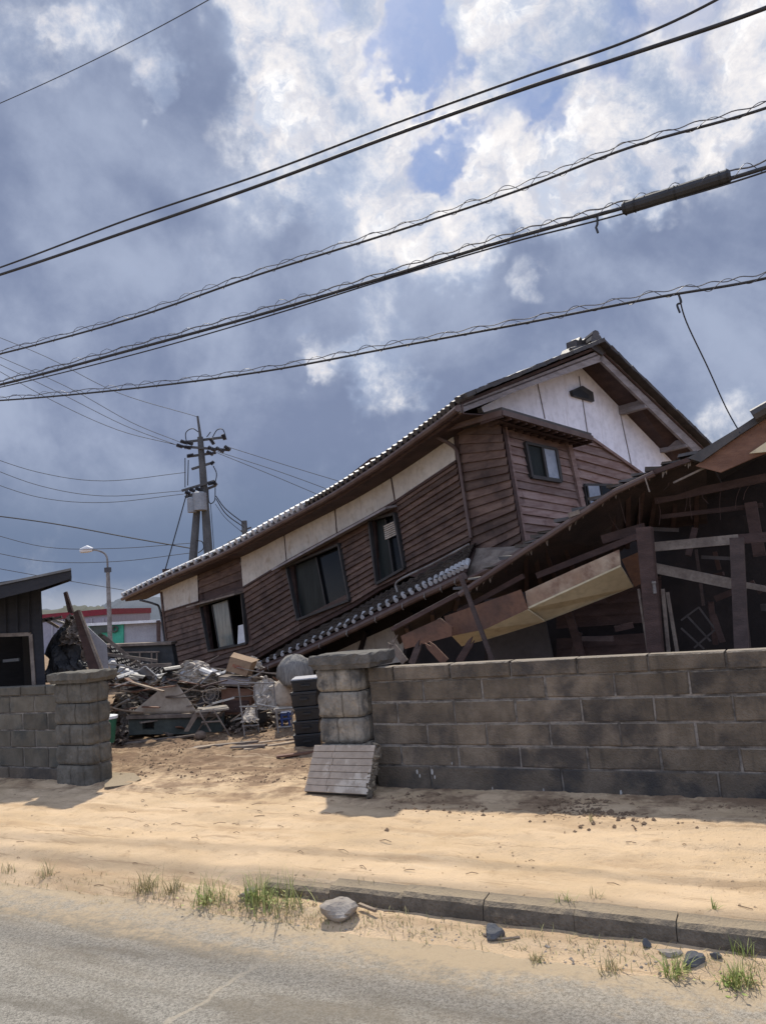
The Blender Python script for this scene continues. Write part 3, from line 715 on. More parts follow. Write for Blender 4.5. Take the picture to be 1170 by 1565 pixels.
# roof deck above right, back wall, side
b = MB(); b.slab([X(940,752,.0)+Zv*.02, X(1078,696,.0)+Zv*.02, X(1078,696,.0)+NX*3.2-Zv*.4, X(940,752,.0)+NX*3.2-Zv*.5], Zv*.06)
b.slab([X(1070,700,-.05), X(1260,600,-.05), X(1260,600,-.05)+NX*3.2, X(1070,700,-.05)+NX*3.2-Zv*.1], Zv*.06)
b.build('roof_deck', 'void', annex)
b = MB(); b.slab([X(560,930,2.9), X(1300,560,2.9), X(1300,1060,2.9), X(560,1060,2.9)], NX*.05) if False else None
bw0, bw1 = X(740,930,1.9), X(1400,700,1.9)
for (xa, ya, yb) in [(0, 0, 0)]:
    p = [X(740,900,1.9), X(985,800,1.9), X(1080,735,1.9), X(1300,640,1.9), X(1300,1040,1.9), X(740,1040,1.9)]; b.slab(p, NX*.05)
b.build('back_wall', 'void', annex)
b = MB(); clap(b, [(850,880),(1010,870)], [(850,1040),(1010,1030)], 10, lambda x, y: X(x, y, 1.5), -NX, lip=.03); b.build('clapboard_wall', 'darkwood', annex)
b = MB(); b.slab([X(745,968,1.35), X(770,950,1.35), X(830,935,1.35), X(850,1030,1.35), X(745,1030,1.35)], NX*.03); b.build('wall_panel', 'greywood', annex)
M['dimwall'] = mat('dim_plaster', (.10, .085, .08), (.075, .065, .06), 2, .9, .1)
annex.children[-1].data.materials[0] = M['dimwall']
b = MB(); b.bar(X(862,915,1.2), X(890,1010,1.2), .10, .05, -NX); b.build('loose_board', 'darkwood', annex)
# snapped eave box
b = MB(); b.slab([X(802,904), X(872,872), X(945,840), X(948,866), X(876,899), X(806,931)], NX*.03); b.build('eave_fascia', 'rustcream', annex)
b = MB(); b.slab([X(740,961), X(806,931,-.02), X(948,866,-.02), X(967,897,.35), X(832,950,.35), X(752,968,.35)], Zv*.02); b.build('eave_soffit', 'cream', annex)
b = MB(); b.slab([X(949,855), X(979,842), X(988,887,.3), X(969,897,.3)], NX*.03); b.build('eave_end', 'rust', annex)
b = MB(); b.slab([X(678,942,-.05), X(795,901,-.05), X(806,931,-.05), X(740,962,-.05), X(690,972,-.05)], NX*.03); b.build('eave_fascia', 'rust', annex)
b = MB(); b.slab([X(690,972,-.04), X(740,962,-.04), X(806,932,-.04), X(832,950,.3), X(752,975,.3), X(705,988,.3)], Zv*.02); b.build('eave_soffit', 'cream', annex)
b = MB(); b.slab([X(612,972,-.3), X(672,945,-.3), X(690,958,-.3), X(690,972,-.3), X(618,992,-.3)], NX*.04); b.build('eave_fascia', 'rust', annex)
for (p, q, w_, mt, o) in [((984,806),(1003,1012),.15,'darkwood',-.35),((1125,822),(1133,1005),.13,'postwood',-.15),((1146,768),(1160,850),.12,'darkwood',.6)]:
    b = MB(); b.bar(X(*p, o), X(*q, o), w_, w_, NX); b.build('post', mt, annex)
b = MB(); b.bar(X(975,900,-.2), X(992,1010,-.2), .02, .05, NX); b.bar(X(1012,900,-.25), X(1022,1008,-.25), .03, .06, NX); b.bar(X(1019,905,-.1), X(1036,1008,-.1), .03, .06, NX); b.build('door_frame', 'greywood', annex)
for (p, q, w_, o, mt) in [((998,836),(1128,824),.10,.05,'greywood'),((1128,824),(1300,812),.10,.05,'darkwood'),((1000,868),(1118,892),.11,.15,'greywood'),((1138,894),(1300,925),.06,.15,'greywood'),((920,825),(985,806),.10,.3,'darkwood')]:
    b = MB(); b.bar(X(*p, o), X(*q, o), .09, w_, Zv); b.build('beam', mt, annex)
b = MB(); b.box(X(999,898,-.43), (.03, .02, .12)); b.box(X(998,890,-.45), (.04, .02, .02)); b.build('metal_bracket', 'alu', annex)
b = MB()
for (p, q) in [((1040,948),(1067,928)),((1067,928),(1092,962)),((1040,960),(1075,992)),((1092,962),(1060,990)),((1048,940),(1085,980))]: b.bar(X(*p, 1.2), X(*q, 1.2), .02, .02, NX)
b.build('lattice', 'dimwall', annex)
ra = random.Random(44)
for k in range(26):
    x, y = ra.uniform(860, 1165), ra.uniform(770, 985); o = ra.uniform(.5, 1.4); a_ = ra.choice([ra.uniform(-.5, .3), ra.uniform(1.2, 1.9)]); L_ = ra.uniform(25, 90)
    if y < 905-(x-860)*.5 and x < 985: continue
    b = MB(); b.bar(X(x, y, o), X(x+L_*math.cos(a_), y+L_*math.sin(a_), o+ra.uniform(-.2, .2)), ra.uniform(.03, .09), ra.uniform(.02, .05), NX); b.build('broken_member', ra.choice(['darkwood', 'postwood', 'void', 'darkwood', 'dimwall']), annex)
for (p, q, w_, o) in [((700,935),(800,880),.06,.1),((720,955),(860,900),.05,.2),((820,880),(985,815),.07,.2),((1000,765),(1170,730),.09,.5),((1010,790),(1165,772),.05,.7)]:
    b = MB(); b.bar(X(*p, o), X(*q, o), .06, w_, Zv); b.build('beam', 'darkwood', annex)
b = MB()
for k in range(60):
    t = ra.random(); a0 = np.array(ipol(Lp[1:], t)); l = ra.uniform(3, 13); x0 = a0[0]+ra.uniform(-4, 4); o = -.12
    b.slab([X(x0-3, a0[1], o), X(x0+4, a0[1]-2, o), X(x0+ra.uniform(-3, 4), a0[1]+l, o)], NX*.01)
b.build('torn_felt', 'greywood', annex)
# upper right eave corner
b = MB(); b.slab([X(1062,712,-.3), X(1128,662,-.3), X(1300,560,-.3), X(1300,640,-.3), X(1150,700,-.3), X(1100,722,-.3)], NX*.05); b.build('gable_board', 'brownwood', annex)
b = MB(); b.slab([X(1144,693,-.36), X(1175,672,-.36), X(1175,690,-.36)], NX*.03); b.build('plaster_scrap', 'cream', annex)
b = MB(); b.slab([X(1050,700,-.35), X(1130,652,-.35), X(1300,540,-.35), X(1300,556,-.35), X(1130,664,-.35), X(1070,706,-.35)], NX*.3); b.build('roof_edge', 'tile', annex)
b = MB(); b.tube([X(1150,636,-.4), X(1175,622,-.4), X(1240,590,-.4)], .07, 8); b.build('ridge_tile', 'tile', annex)
# hanging wires and torn strips under the eave
for i in range(11):
    b = MB(); x = 930+i*22+random.uniform(-9, 9); y = 745-(x-930)*.12+random.uniform(-5, 30); l = random.uniform(12, 50); o = random.uniform(0, .6)
    pts = [X(x, y, o), X(x+random.uniform(-8, 8), y+l*.5, o), X(x+random.uniform(-12, 12), y+l, o)]; b.tube(catmull(pts, 3), .003, 4); b.build('torn_wire', 'darkwood', annex)
for (p, q, w_) in [((1028,738),(1082,712),.02),((868,788),(885,782),.05),((985,730),(992,752),.012)]:
    b = MB(); b.bar(X(*p, -.2), X(*q, -.2), .02, w_, Zv); b.build('torn_trim', 'greywood', annex)

# leaning pole and splintered boards between house and annex
def board(name, mt, pts, th, label, cat='board', group=None, parent=None):
    b = MB(); b.slab(pts, th); o = b.build(name, mt, parent)
    if parent is None: tag(o, label, cat, group)
    return o
b = MB(); b.bar(X(703,879,-.5), X(753,1012,-.5), .045, .04, NX); tag(b.build('wooden_pole', 'postwood'), 'thin brown pole leaning from the lower roof gutter down to the block wall', 'pole')
spl = [((598,985),(618,1012),.09,'greywood','pale splintered board end just right of the brick pillar cap','splintered board'),
       ((640,985),(628,1015),.08,'postwood','brown broken board standing between the pale splinter and the wall top','splintered board'),
       ((655,985),(680,1012),.10,'rust','rusty broken plank slanting behind the wall left of the leaning pole','splintered board'),
       ((720,980),(700,1012),.08,'darkwood','dark brown plank slanting left beside the leaning pole','splintered board'),
       ((585,1008),(603,975),.035,'greywood','thin grey stick leaning beside the pillar cap','stick')]
for (p, q, w_, mt, lb, ct) in spl:
    b = MB(); P0, P1 = X(*p, -.8), X(*q, -.8); d_ = P1-P0; d_ /= np.linalg.norm(d_); sd_ = np.cross(d_, NX)*w_/2; tp_ = P0 if P0[2] > P1[2] else P1; bt_ = P1 if P0[2] > P1[2] else P0; e_ = (tp_-bt_)/np.linalg.norm(tp_-bt_)
    b.slab([bt_-sd_, bt_+sd_, tp_+sd_*.9-e_*.05, tp_+sd_*.5+e_*.03, tp_+sd_*.1-e_*.04, tp_-sd_*.5+e_*.05, tp_-sd_-e_*.02], NX*.025); tag(b.build('splintered_board', mt), lb, ct)

# ================================================================== BLOCK WALLS AND PILLARS
def wallplane(x, y, off=0): return pl(x, y, NX*(WQ+off), NX)
S0 = s_of(wallplane(607, 1090)); S5 = s_of(wallplane(1118, 1070)); BL_ = (S5-S0)/5
def block_wall(name, s_start, s_end, qf, rows, bl, phase, m, label, cat, th=.12, dark=None):
    t_ = thing(name, sq((s_start+s_end)/2, qf+th/2, 0), label, cat)
    core = MB(); z0 = -.15; z1 = rows[-1][1]
    core.box(sq((s_start+s_end)/2, qf+th/2+.004, (z0+z1-.02)/2), (s_end-s_start-.01, th-.010, z1-.02-z0), (AX, NX, Zv)); core.build('mortar_core', 'mortar', t_)
    blk = MB(); cap = MB(); bas = MB()
    for r_, (za, zb, kind) in enumerate(rows):
        ln = bl if kind != 'base' else bl*2.1
        ph = phase+(0 if r_ % 2 else .5)*bl
        s_ = s_start-((s_start-ph) % ln)
        while s_ < s_end-.02:
            a, c = max(s_, s_start), min(s_+ln, s_end); s_ += ln
            if c-a < .04: continue
            g = .008; pr_ = rng.uniform(-.005, .001); ch = .008
            zb2 = zb-g*(kind != 'cap'); o_ = .015 if kind == 'cap' else (.008 if kind == 'base' else 0)
            v = []
            ax_, az = a+g, za+g*.8; cx, cz = c-g, zb2
            for (dq, ins) in ((-o_+pr_+.012, 0), (-o_+pr_, ch)):
                for (x_, z_) in ((ax_+ins, az+ins), (cx-ins, az+ins), (cx-ins, cz-ins), (ax_+ins, cz-ins)):
                    v.append(sq(x_+rng.uniform(-.004, .004), qf+dq, z_+rng.uniform(-.004, .004)))
            for (x_, z_) in ((ax_, az), (cx, az), (cx, cz), (ax_, cz)): v.append(sq(x_, qf+th+o_, z_))
            fs = [(4, 5, 6, 7)]+[(i, (i+1) % 4, (i+1) % 4+4, i+4) for i in range(4)]+[(11, 10, 9, 8)]+[(i+8, (i+1) % 4+8, (i+1) % 4, i) for i in range(4)]
            {'cap': cap, 'base': bas}.get(kind, blk).add(v, fs)
    blk.build('blocks', m, t_); bas.build('base_course', 'baseblock', t_); cap.build('coping', m, t_)
    return t_
h = .195
zt = [wallplane(1170, y)[2] for y in (1221, 1182, 1143, 1102, 1060, 1020, 992)]
print('wall z', [round(float(z), 3) for z in zt], 'BL', BL_)
M['baseblock'] = mat('dark_base_course', (.105, .083, .06), (.15, .12, .088), 4, .92, .8, 60, stain=(.05, .045, .04), stain_scale=2.4, stain_amt=(.42, .66))  # base course set darker than the blocks above
rowsR = [(-.15, zt[1], 'base')]+[(zt[i], zt[i+1], 'b') for i in range(1, 5)]+[(zt[5], zt[6], 'cap')]
sL = s_of(wallplane(568, 1100))
wallR = block_wall('block_wall', sL, sL+6.5, WQ, rowsR, BL_, S0, 'block', 'long grey-brown concrete block wall running right from the gate pillar', 'wall')
# white spalls at the foot
b = MB()
for (x, y, w_) in [(637,1180,5),(641,1186,4),(660,1180,6),(664,1188,4),(948,1212,5),(830,1208,4),(752,1205,3),(690,1167,3)]:
    p = wallplane(x, y, -.012); b.slab([p+AX*dx*.0035*w_+Zv*dz*.0042*w_ for dx, dz in ((-.5, -.6), (.2, -1), (.6, .1), (.3, 1.2), (-.4, .8))], NX*.01)
b.build('spalled_patch', 'spall', wallR)
# left wall and pillar
def pil_px(x, y, q): return pl(x, y, NX*q, NX)
QL = 6.30
zl = [pil_px(20, y, QL)[2] for y in (1197, 1172, 1142, 1116, 1090, 1064, 1050)]
rowsL = [(-.15, zl[1], 'base')]+[(zl[i], zl[i+1], 'b') for i in range(1, 5)]+[(zl[5], zl[6], 'cap')]
sR = s_of(pil_px(90, 1100, QL))
wallL = block_wall('block_wall', sR-6, sR, QL, rowsL, .46, sR-.2, 'blockl', 'low mossy grey block wall to the left of the dark gate pillar', 'wall')
def rrect(t, hx, hy, r):
    # point on a rounded rectangle, t in 0..1, even spacing
    sx, sy, arc = 2*(hx-r), 2*(hy-r), math.pi*r/2; tot = 2*sx+2*sy+4*arc; d = t*tot
    for (L_, kind, cx, cy, a0) in ((sx, 'l', -(hx-r), -hy, 0), (arc, 'a', hx-r, -(hy-r), -math.pi/2), (sy, 'l', hx, -(hy-r), math.pi/2), (arc, 'a', hx-r, hy-r, 0),
                                   (sx, 'l', hx-r, hy, math.pi), (arc, 'a', -(hx-r), hy-r, math.pi/2), (sy, 'l', -hx, hy-r, -math.pi/2), (arc, 'a', -(hx-r), -(hy-r), math.pi)):
        if d <= L_: return (cx+d*math.cos(a0), cy+d*math.sin(a0)) if kind == 'l' else (cx+r*math.cos(a0+d/r), cy+r*math.sin(a0+d/r))
        d -= L_
    return (-(hx-r), -hy)
def pillar(px_l, px_r, qf, ys, capy, m, label, seeds, deep=.42):
    ym = (ys[0]+ys[-1])/2
    a, c = s_of(pil_px(px_l, ym, qf)), s_of(pil_px(px_r, ym, qf)); x_ = (px_l+px_r)/2
    zs = [pil_px(x_, y, qf)[2] for y in ys]; zs[0] = min(zs[0], -.12)
    wd = c-a; rr = random.Random(seeds)
    t_ = thing('gate_pillar', sq((a+c)/2, qf+deep/2, 0), label, 'gate pillar')
    for i in range(len(zs)-1):
        za, zb = zs[i]+.008, zs[i+1]-.004; bu = .0 if i else -.01
        b = MB(); NA, NZ = 180, 10; hx, hy = wd/2, deep/2; vs = []
        offs = rr.uniform(-.03, .03); grooves = [(-hx*.08+offs+(hx*.25 if i % 2 else 0), 'f'), (-hy*.1, 's'), (-hx*.1, 'b')]
        for j in range(NZ+1):
            fz = j/NZ; bulge = (1-abs(2*fz-1)**7)
            for k in range(NA):
                X_, Y_ = rrect(k/NA, hx, hy, .05)
                dent = 0
                if Y_ < -hy*.7: dent = max(math.exp(-((X_-grooves[0][0])/.009)**2), .5*math.exp(-((X_-grooves[0][0]-hx*.75)/.008)**2))
                elif abs(X_) > hx*.7: dent = math.exp(-((Y_-grooves[1][0])/.014)**2)
                ins = .018*(1-bulge)+.022*dent-.026*float(fbm(np.array(X_*16+seeds+i*7), np.array(Y_*16+fz*3.+i), 4)-.5)
                vs.append(sq((a+c)/2+X_*(1-ins/hx), qf+hy+Y_*(1-ins/hy)+bu, za+(zb-za)*fz))
        fs = [(j*NA+k, j*NA+(k+1) % NA, (j+1)*NA+(k+1) % NA, (j+1)*NA+k) for j in range(NZ) for k in range(NA)]+[tuple(range(NA-1, -1, -1)), tuple(NZ*NA+k for k in range(NA))]
        b.add(vs, fs)
        b.build('course', m, t_)
    b = MB(); b.box(sq((a+c)/2, qf+deep/2+.02, (zs[0]+zs[-1])/2), (wd-.07, deep-.07, zs[-1]-zs[0]-.01), (AX, NX, Zv)); b.build('core', 'mortar', t_)
    (cl_, cr_, c0y, c1y) = capy
    ca, cc = s_of(pil_px(cl_, c0y, qf-.06)), s_of(pil_px(cr_, c0y, qf-.06)); z0, z1 = zs[-1], pil_px(x_, c1y, qf-.06)[2]
    b = MB(); n = 14; nd = 8
    def cp_(f, g, z): return sq(ca+(cc-ca)*f, qf-.06+(deep+.12)*g, z)
    vs = []
    for lay, (ins, z) in enumerate(((.05, z0), (.02, z0+(z1-z0)*.28), (.0, z0+(z1-z0)*.34), (0, z1-.01), (.015, z1))):
        ring = []
        for k in range(n): ring.append((ins+(1-2*ins)*k/n, ins))
        for k in range(nd): ring.append((1-ins, ins+(1-2*ins)*k/nd))
        for k in range(n): ring.append((1-ins-(1-2*ins)*k/n, 1-ins))
        for k in range(nd): ring.append((ins, 1-ins-(1-2*ins)*k/nd))
        for (f, g) in ring:
            p = cp_(f, g, z); p = p+np.array([rr.uniform(-.008, .008) for _ in range(3)]) if lay > 1 else p; vs.append(p)
    R_ = 2*(n+nd)
    fs = [(l*R_+k, l*R_+(k+1) % R_, (l+1)*R_+(k+1) % R_, (l+1)*R_+k) for l in range(4) for k in range(R_)]+[tuple(range(R_-1, -1, -1)), tuple(4*R_+k for k in range(R_))]
    b.add(vs, fs); b.build('cap', 'cap' if m == 'stone' else m, t_)
    return t_
pillar(486, 553, WQ-.14, [1205, 1177, 1137, 1098, 1058, 1022], (472, 566, 1019, 1001), 'stone', 'tan rounded-block gate pillar with thick rough cap at the left end of the long wall', 3, .40)
pillar(83, 138, QL-.12, [1204, 1170, 1140, 1108, 1076, 1044], (72, 133, 1041, 1029), 'stonedark', 'dark mossy gate pillar at the right end of the low left wall', 8, .32)
# leaning brown slab in front of the right pillar
sl_t = thing('tiled_slab', GR(515, 1212, -.01), 'brown tile-faced slab propped on the foot of the tan gate pillar', 'slab')
q0 = [GR(466, 1210, .02), GR(562, 1215, .02)]; tp = [pl(482, 1139, NX*(WQ-.22), NX), pl(574, 1139, NX*(WQ-.22), NX)]
nn_ = np.cross(q0[1]-q0[0], tp[0]-q0[0]); nn_ /= np.linalg.norm(nn_); nn_ = nn_ if nn_[1] < 0 else -nn_
b = MB(); b.slab([q0[0], q0[1], tp[1], tp[0]], -nn_*.07); b.build('slab_back', 'cap', sl_t)
b = MB(); 
for k in range(7):
    f0, f1 = k/7+.004, (k+1)/7-.004
    for (g0_, g1_) in (((0, .33), (.335, 1.0)) if k % 2 else ((0, .36), (.365, 1.0))):
        bi = lambda g, f: (q0[0]*(1-g)+q0[1]*g)*(1-f)+(tp[0]*(1-g)+tp[1]*g)*f
        j = rng.uniform(0, .004); b.slab([bi(g0_, f0)+nn_*j, bi(g1_, f0)+nn_*j, bi(g1_, f1)+nn_*j, bi(g0_, f1)+nn_*j], nn_*.014)
b.build('face_tiles', 'slab', sl_t, bevel=.004)
b = MB()
for k in range(26):
    f = k/25; p = (q0[1]*(1-f)+tp[1]*f) ; b.box(p-nn_*.03+np.random.uniform(-.015, .015, 3), (.05, .06, .05), None, .018)
b.build('mortar_lumps', 'kerb', sl_t)

# ================================================================== STACK OF CRATES
for k in range(5):
    base = GR(468, 1141, .02); Yc = base[1]
    ys_ = [(1141, 1120), (1119, 1099), (1098, 1077), (1076, 1053), (1052, 1034)][k]
    xl = [448, 450, 449, 446, 444][k]; xr = [492, 492, 490, 488, 489][k]
    lbl = ['lowest black crate of the five beside the tan pillar, on the mud', 'second black crate from the bottom of the stack beside the tan pillar', 'middle black crate of the five stacked beside the tan pillar', 'second black crate from the top of the stack beside the tan pillar', 'topmost black crate of the stack, with a pale dusty lid'][k]
    p0, p1 = DY(xl, ys_[0], Yc), DY(xr, ys_[0], Yc); p2 = DY(xl, ys_[1], Yc)
    wd = np.linalg.norm(p1-p0); hh = (p2-p0)[2]; mid = (p0+p1)/2+np.array([0, .24, 0]); mid[2] = p0[2] if k else .0
    if k == 0: z0c = .0
    z_ = z0c; z0c += hh+.004
    t_ = thing('storage_crate', (mid[0], mid[1], z_), lbl, 'crate', 'black crates stacked by the pillar')
    b = MB(); c = np.array([mid[0], mid[1], z_]); a1_ = (np.array([.98, -.1*(k % 2), 0]), np.array([.1*(k % 2), .98, 0]), Zv)
    def fr(s0_, s1_, za, zb): 
        lo = [c+a1_[0]*i*wd*s0_/2+a1_[1]*j*.46*s0_/2+Zv*za for i, j in ((-1, -1), (1, -1), (1, 1), (-1, 1))]; hi = [c+a1_[0]*i*wd*s1_/2+a1_[1]*j*.46*s1_/2+Zv*zb for i, j in ((-1, -1), (1, -1), (1, 1), (-1, 1))]
        b.add(lo+hi, [(3, 2, 1, 0), (4, 5, 6, 7)]+[(i, (i+1) % 4, (i+1) % 4+4, i+4) for i in range(4)])
    fr(.90, .96, 0, hh*.8); b.build('tub', 'black', t_, bevel=.008)
    b = MB(); fr(1.0, 1.0, hh*.8, hh); b.build('rim' if k < 4 else 'lid', 'black', t_, bevel=.006)
    if k == 4: b = MB(); fr(.97, .95, hh, hh+.012); b.build('dusty_sheet', 'panelgrey', t_)
    b = MB(); fp = c-a1_[1]*.235+Zv*hh*.5; b.box(fp, (wd*.3, .03, hh*.12), a1_); b.build('handle', 'black', t_)

# ================================================================== LEFT SHED
SY = 10.9
shed = thing('dark_shed', DY(20, 1060, SY), 'wooden shed darkened by backlit shade with a thin sloping roof behind the left wall', 'shed')
sh_u = np.array([-.97, .24, 0])
def SHp(x, y, off=0): return pl(x, y, DY(65, 950, SY)+np.array([0, off, 0]), np.array([.24, .97, 0]))
bk = np.array([-1.7, 3.0, 0])
b = MB()
Pt, Pb = SHp(62, 880), SHp(72, 1050); Pb[2] = -.1; Pb = Pb
l0, l1 = SHp(-260, 930), SHp(-250, 1050); l1[2] = -.1
# front wall around an opening
o_tl, o_tr, o_br, o_bl = SHp(-60, 973), SHp(48, 969), SHp(54, 1060), SHp(-55, 1066)
b.slab([l0, Pt, o_tr, o_tl], bk*.03); b.slab([Pt, Pb, SHp(54, 1085), o_tr], bk*.03); b.slab([o_bl, o_br, SHp(54, 1085), SHp(-50, 1085)], bk*.03); b.slab([l0, o_tl, o_bl, l1], bk*.03)
b.slab([Pt, Pb, Pb+bk, Pt+bk], -AX*.05); b.slab([Pt+bk, Pb+bk, l1+bk, l0+bk], bk*.02); b.build('wall', 'shed', shed)
for k in range(6):
    b = MB(); x = 62-k*18; b.bar(SHp(x, 895+k*3.4, -.03), SHp(x+1, 967, -.03), .02, .012, np.array([0, -1., 0])); b.build('wall_batten', 'shed', shed)
b = MB(); b.bar(o_tl, o_tr, .05, .05, np.array([0, -1., 0])); b.bar(o_tr, o_br, .05, .05, np.array([0, -1., 0])); b.build('door_frame', 'greywood', shed)
b = MB(); r0_, r1_ = SHp(109, 868, -.6), SHp(-280, 950, -.6)
b.slab([r0_, r1_, r1_+bk*1.25+Zv*.10, r0_+bk*1.25+Zv*.10], -Zv*.03); b.build('roof', 'roofgrey', shed)
b = MB(); b.slab([SHp(109,869,-.58), SHp(-280,955,-.58), SHp(-280,985,-.58), SHp(60,900,-.58), SHp(110,884,-.58)], bk*.015); b.build('fascia', 'shed', shed)
b = MB(); b.slab([r0_-Zv*.05, r0_+bk*1.25+Zv*.05, r0_+bk*1.25-Zv*.07, r0_-Zv*.17], -AX*.03); b.build('rake_board', 'shed', shed)
b = MB(); b.box(SHp(18, 1009, 1.2), (.26, .04, .045)); tag(b.build('pale_light_strip', 'white'), 'small pale strip standing for a light inside the dark shed opening', 'board')  # white-painted strip stands in for the glow of a fluorescent light

# ================================================================== REAR YARD DEBRIS
YD = GR(270, 1120)[1]
def Yp(x, y, o=0): return DY(x, y, YD+o)
# foundation
f_t = thing('concrete_footing', Yp(270, 1118), 'green-grey concrete footing with a square vent under the beige board', 'footing')
b = MB(); y0 = 0; P_ = lambda x, y: Yp(x, y)
for q_ in ([(205,1092),(226,1092),(226,1118),(205,1120)], [(243,1092),(345,1088),(345,1118),(243,1118)], [(226,1092),(243,1092),(243,1098),(226,1098)], [(226,1111),(243,1111),(243,1118),(226,1118)]): b.slab([P_(*p)-np.array([0, .25, 0]) for p in q_], (0, .15, 0))
b.build('footing_wall', 'found', f_t)
b = MB(); b.slab([P_(203,1090)-np.array([0, .3, 0]), P_(345,1086)-np.array([0, .3, 0]), P_(345,1091)-np.array([0, .3, 0]), P_(203,1095)-np.array([0, .3, 0])], (0, .3, 0)); b.build('footing_lip', 'greywood', f_t)
b = MB(); b.slab([P_(224,1096)+np.array([0, -.12, 0]), P_(245,1096)+np.array([0, -.12, 0]), P_(245,1113)+np.array([0, -.12, 0]), P_(224,1113)+np.array([0, -.12, 0])], (0, .02, 0)); b.build('vent', 'black', f_t)
# beige board curling up
b = MB()
def curl(a, c):
    x = (198+104*a)*(1-c)+(256+14*a)*c; y = (1092-3*a)*(1-c)+1044*c
    return Yp(x, y, -.30+.12*math.sin(math.pi*a)*(1-c)+c*.25)
b.grid(curl, 22, 8, thick=(0, .015, 0)); tag(b.build('beige_board', 'beige', smooth=True), 'beige wall board curled to a peak on the concrete footing', 'board')
# second curled piece
b = MB()
def curl2(a, c): 
    x = 250+a*58; return Yp(x, (1064+a*14)*(1-c)+1086*c, -.12+.25*math.sin(math.pi*c)+.1*a)
b.grid(curl2, 12, 8, thick=(0, .015, 0)); tag(b.build('curled_panel', 'beige', smooth=True), 'darker curled panel lying against the right of the peaked beige board', 'board')
def crumple(name, mt, x0, x1, y0, y1, Yo, seed, label, cat, amp=.18, nu_=26, nv_=20, shape=None, smooth=False):
    b = MB()
    def fn(a, c):
        k = shape(a) if shape else math.sin(math.pi*min(max(a, .02), .98))**.5
        y = y1+(y0-y1)*c*k
        n1 = float(fbm(np.array(a*6+seed), np.array(c*5+seed*2.3), 4)-.5); n2 = float(fbm(np.array(a*9+seed*5), np.array(c*8), 3)-.5)
        return Yp(x0+(x1-x0)*a+n2*14, y+n1*12, Yo+c*.3+n1*amp*3+n2*amp*2)
    b.grid(fn, nu_, nv_, thick=(0, .02, 0)); o = b.build(name, mt, smooth=smooth); tag(o, label, cat); return o
crumple('rubble_heap', 'debris', 165, 215, 1052, 1118, .8, 4, 'brown soil and plaster heap right of the dark gate pillar', 'rubble heap')
crumple('rubble_heap', 'debris', 200, 450, 1045, 1120, 1.4, 14, 'long low bank of muddy rubble in front of the slumped house', 'rubble heap', shape=lambda a: .5+.5*float(fbm(np.array(a*5.), np.array(2.), 3)), nu_=60)
crumple('torn_cloth', 'cloth', 184, 210, 1074, 1118, -.1, 21, 'grey crumpled cloth hanging off the left end of the footing', 'cloth', .06, shape=lambda a: 1)
crumple('torn_roofing_sheet', 'wcloth', 258, 338, 1008, 1045, .2, 31, 'crumpled off-white sheet draped over the top of the broken wall lump', 'sheet', .08, shape=lambda a: .3+.7*math.sin(math.pi*a))
crumple('broken_wall_lump', 'cloth', 262, 330, 1022, 1078, .35, 37, 'lump of torn grey wall and plaster under the off-white sheet', 'broken wall', .10, shape=lambda a: .6+.4*math.sin(math.pi*a))
crumple('crumpled_sheet', 'wcloth', 372, 400, 1004, 1022, .5, 41, 'small white crumpled sheet beside the cardboard box', 'sheet', .05)
crumple('crumpled_mat', 'cloth', 175, 230, 1045, 1075, .3, 47, 'grey wrinkled matting lying behind the hanging cloth', 'mat', .06)
# collapsed tile roof beyond
def tile_frag(name, px4, Yo, nu_, nv_, mt, label):
    Q = [Yp(x, y, o) for (x, y, o) in px4]; t_ = thing(name, Q[0]*[1, 1, 0], label, 'roof section')
    def fn(a, c): p = (Q[0]*(1-a)+Q[1]*a)*(1-c)+(Q[3]*(1-a)+Q[2]*a)*c; p = p-Zv*.15*math.sin(math.pi*a)*1; return p, nrm(Q[1]-Q[0], Q[3]-Q[0])
    b = MB(); tile_roof(b, fn, nu_, nv_, .04, .04); b.build('tiles', mt, t_)
    b = MB(); b.grid(lambda a, c: fn(a, c)[0]-Zv*.04, 10, 1, thick=-Zv*.05); b.build('boards', 'darkwood', t_)
    b = MB(); 
    for i in range(nu_+1):
        if rng.rand() < .15: continue
        p, n = fn(i/nu_, 0); d = fn(i/nu_, 1)[0]-p; d /= np.linalg.norm(d); b.tube([p-d*.04+n*.02, p+d*.22+n*.02], .07, 7)
    b.build('eave_tiles', 'tilepale', t_)
    return t_
tile_frag('collapsed_roof_section', [(172,1018,.8),(262,1036,.8),(262,1018,2.2),(166,985,2.4)], 0, 13, 5, 'tile', 'collapsed tiled roof section sagging right of the leaning boards')
b = MB()
for (p, q, w_) in [((158,972),(215,1018),.06),((163,1000),(240,1010),.05),((215,1018),(262,1016),.06)]: b.bar(Yp(*p, 1.0), Yp(*q, 1.2), .07, w_)
tag(b.build('broken_ridge', 'greywood'), 'curved grey ridge timbers running along the collapsed roof section', 'timber')
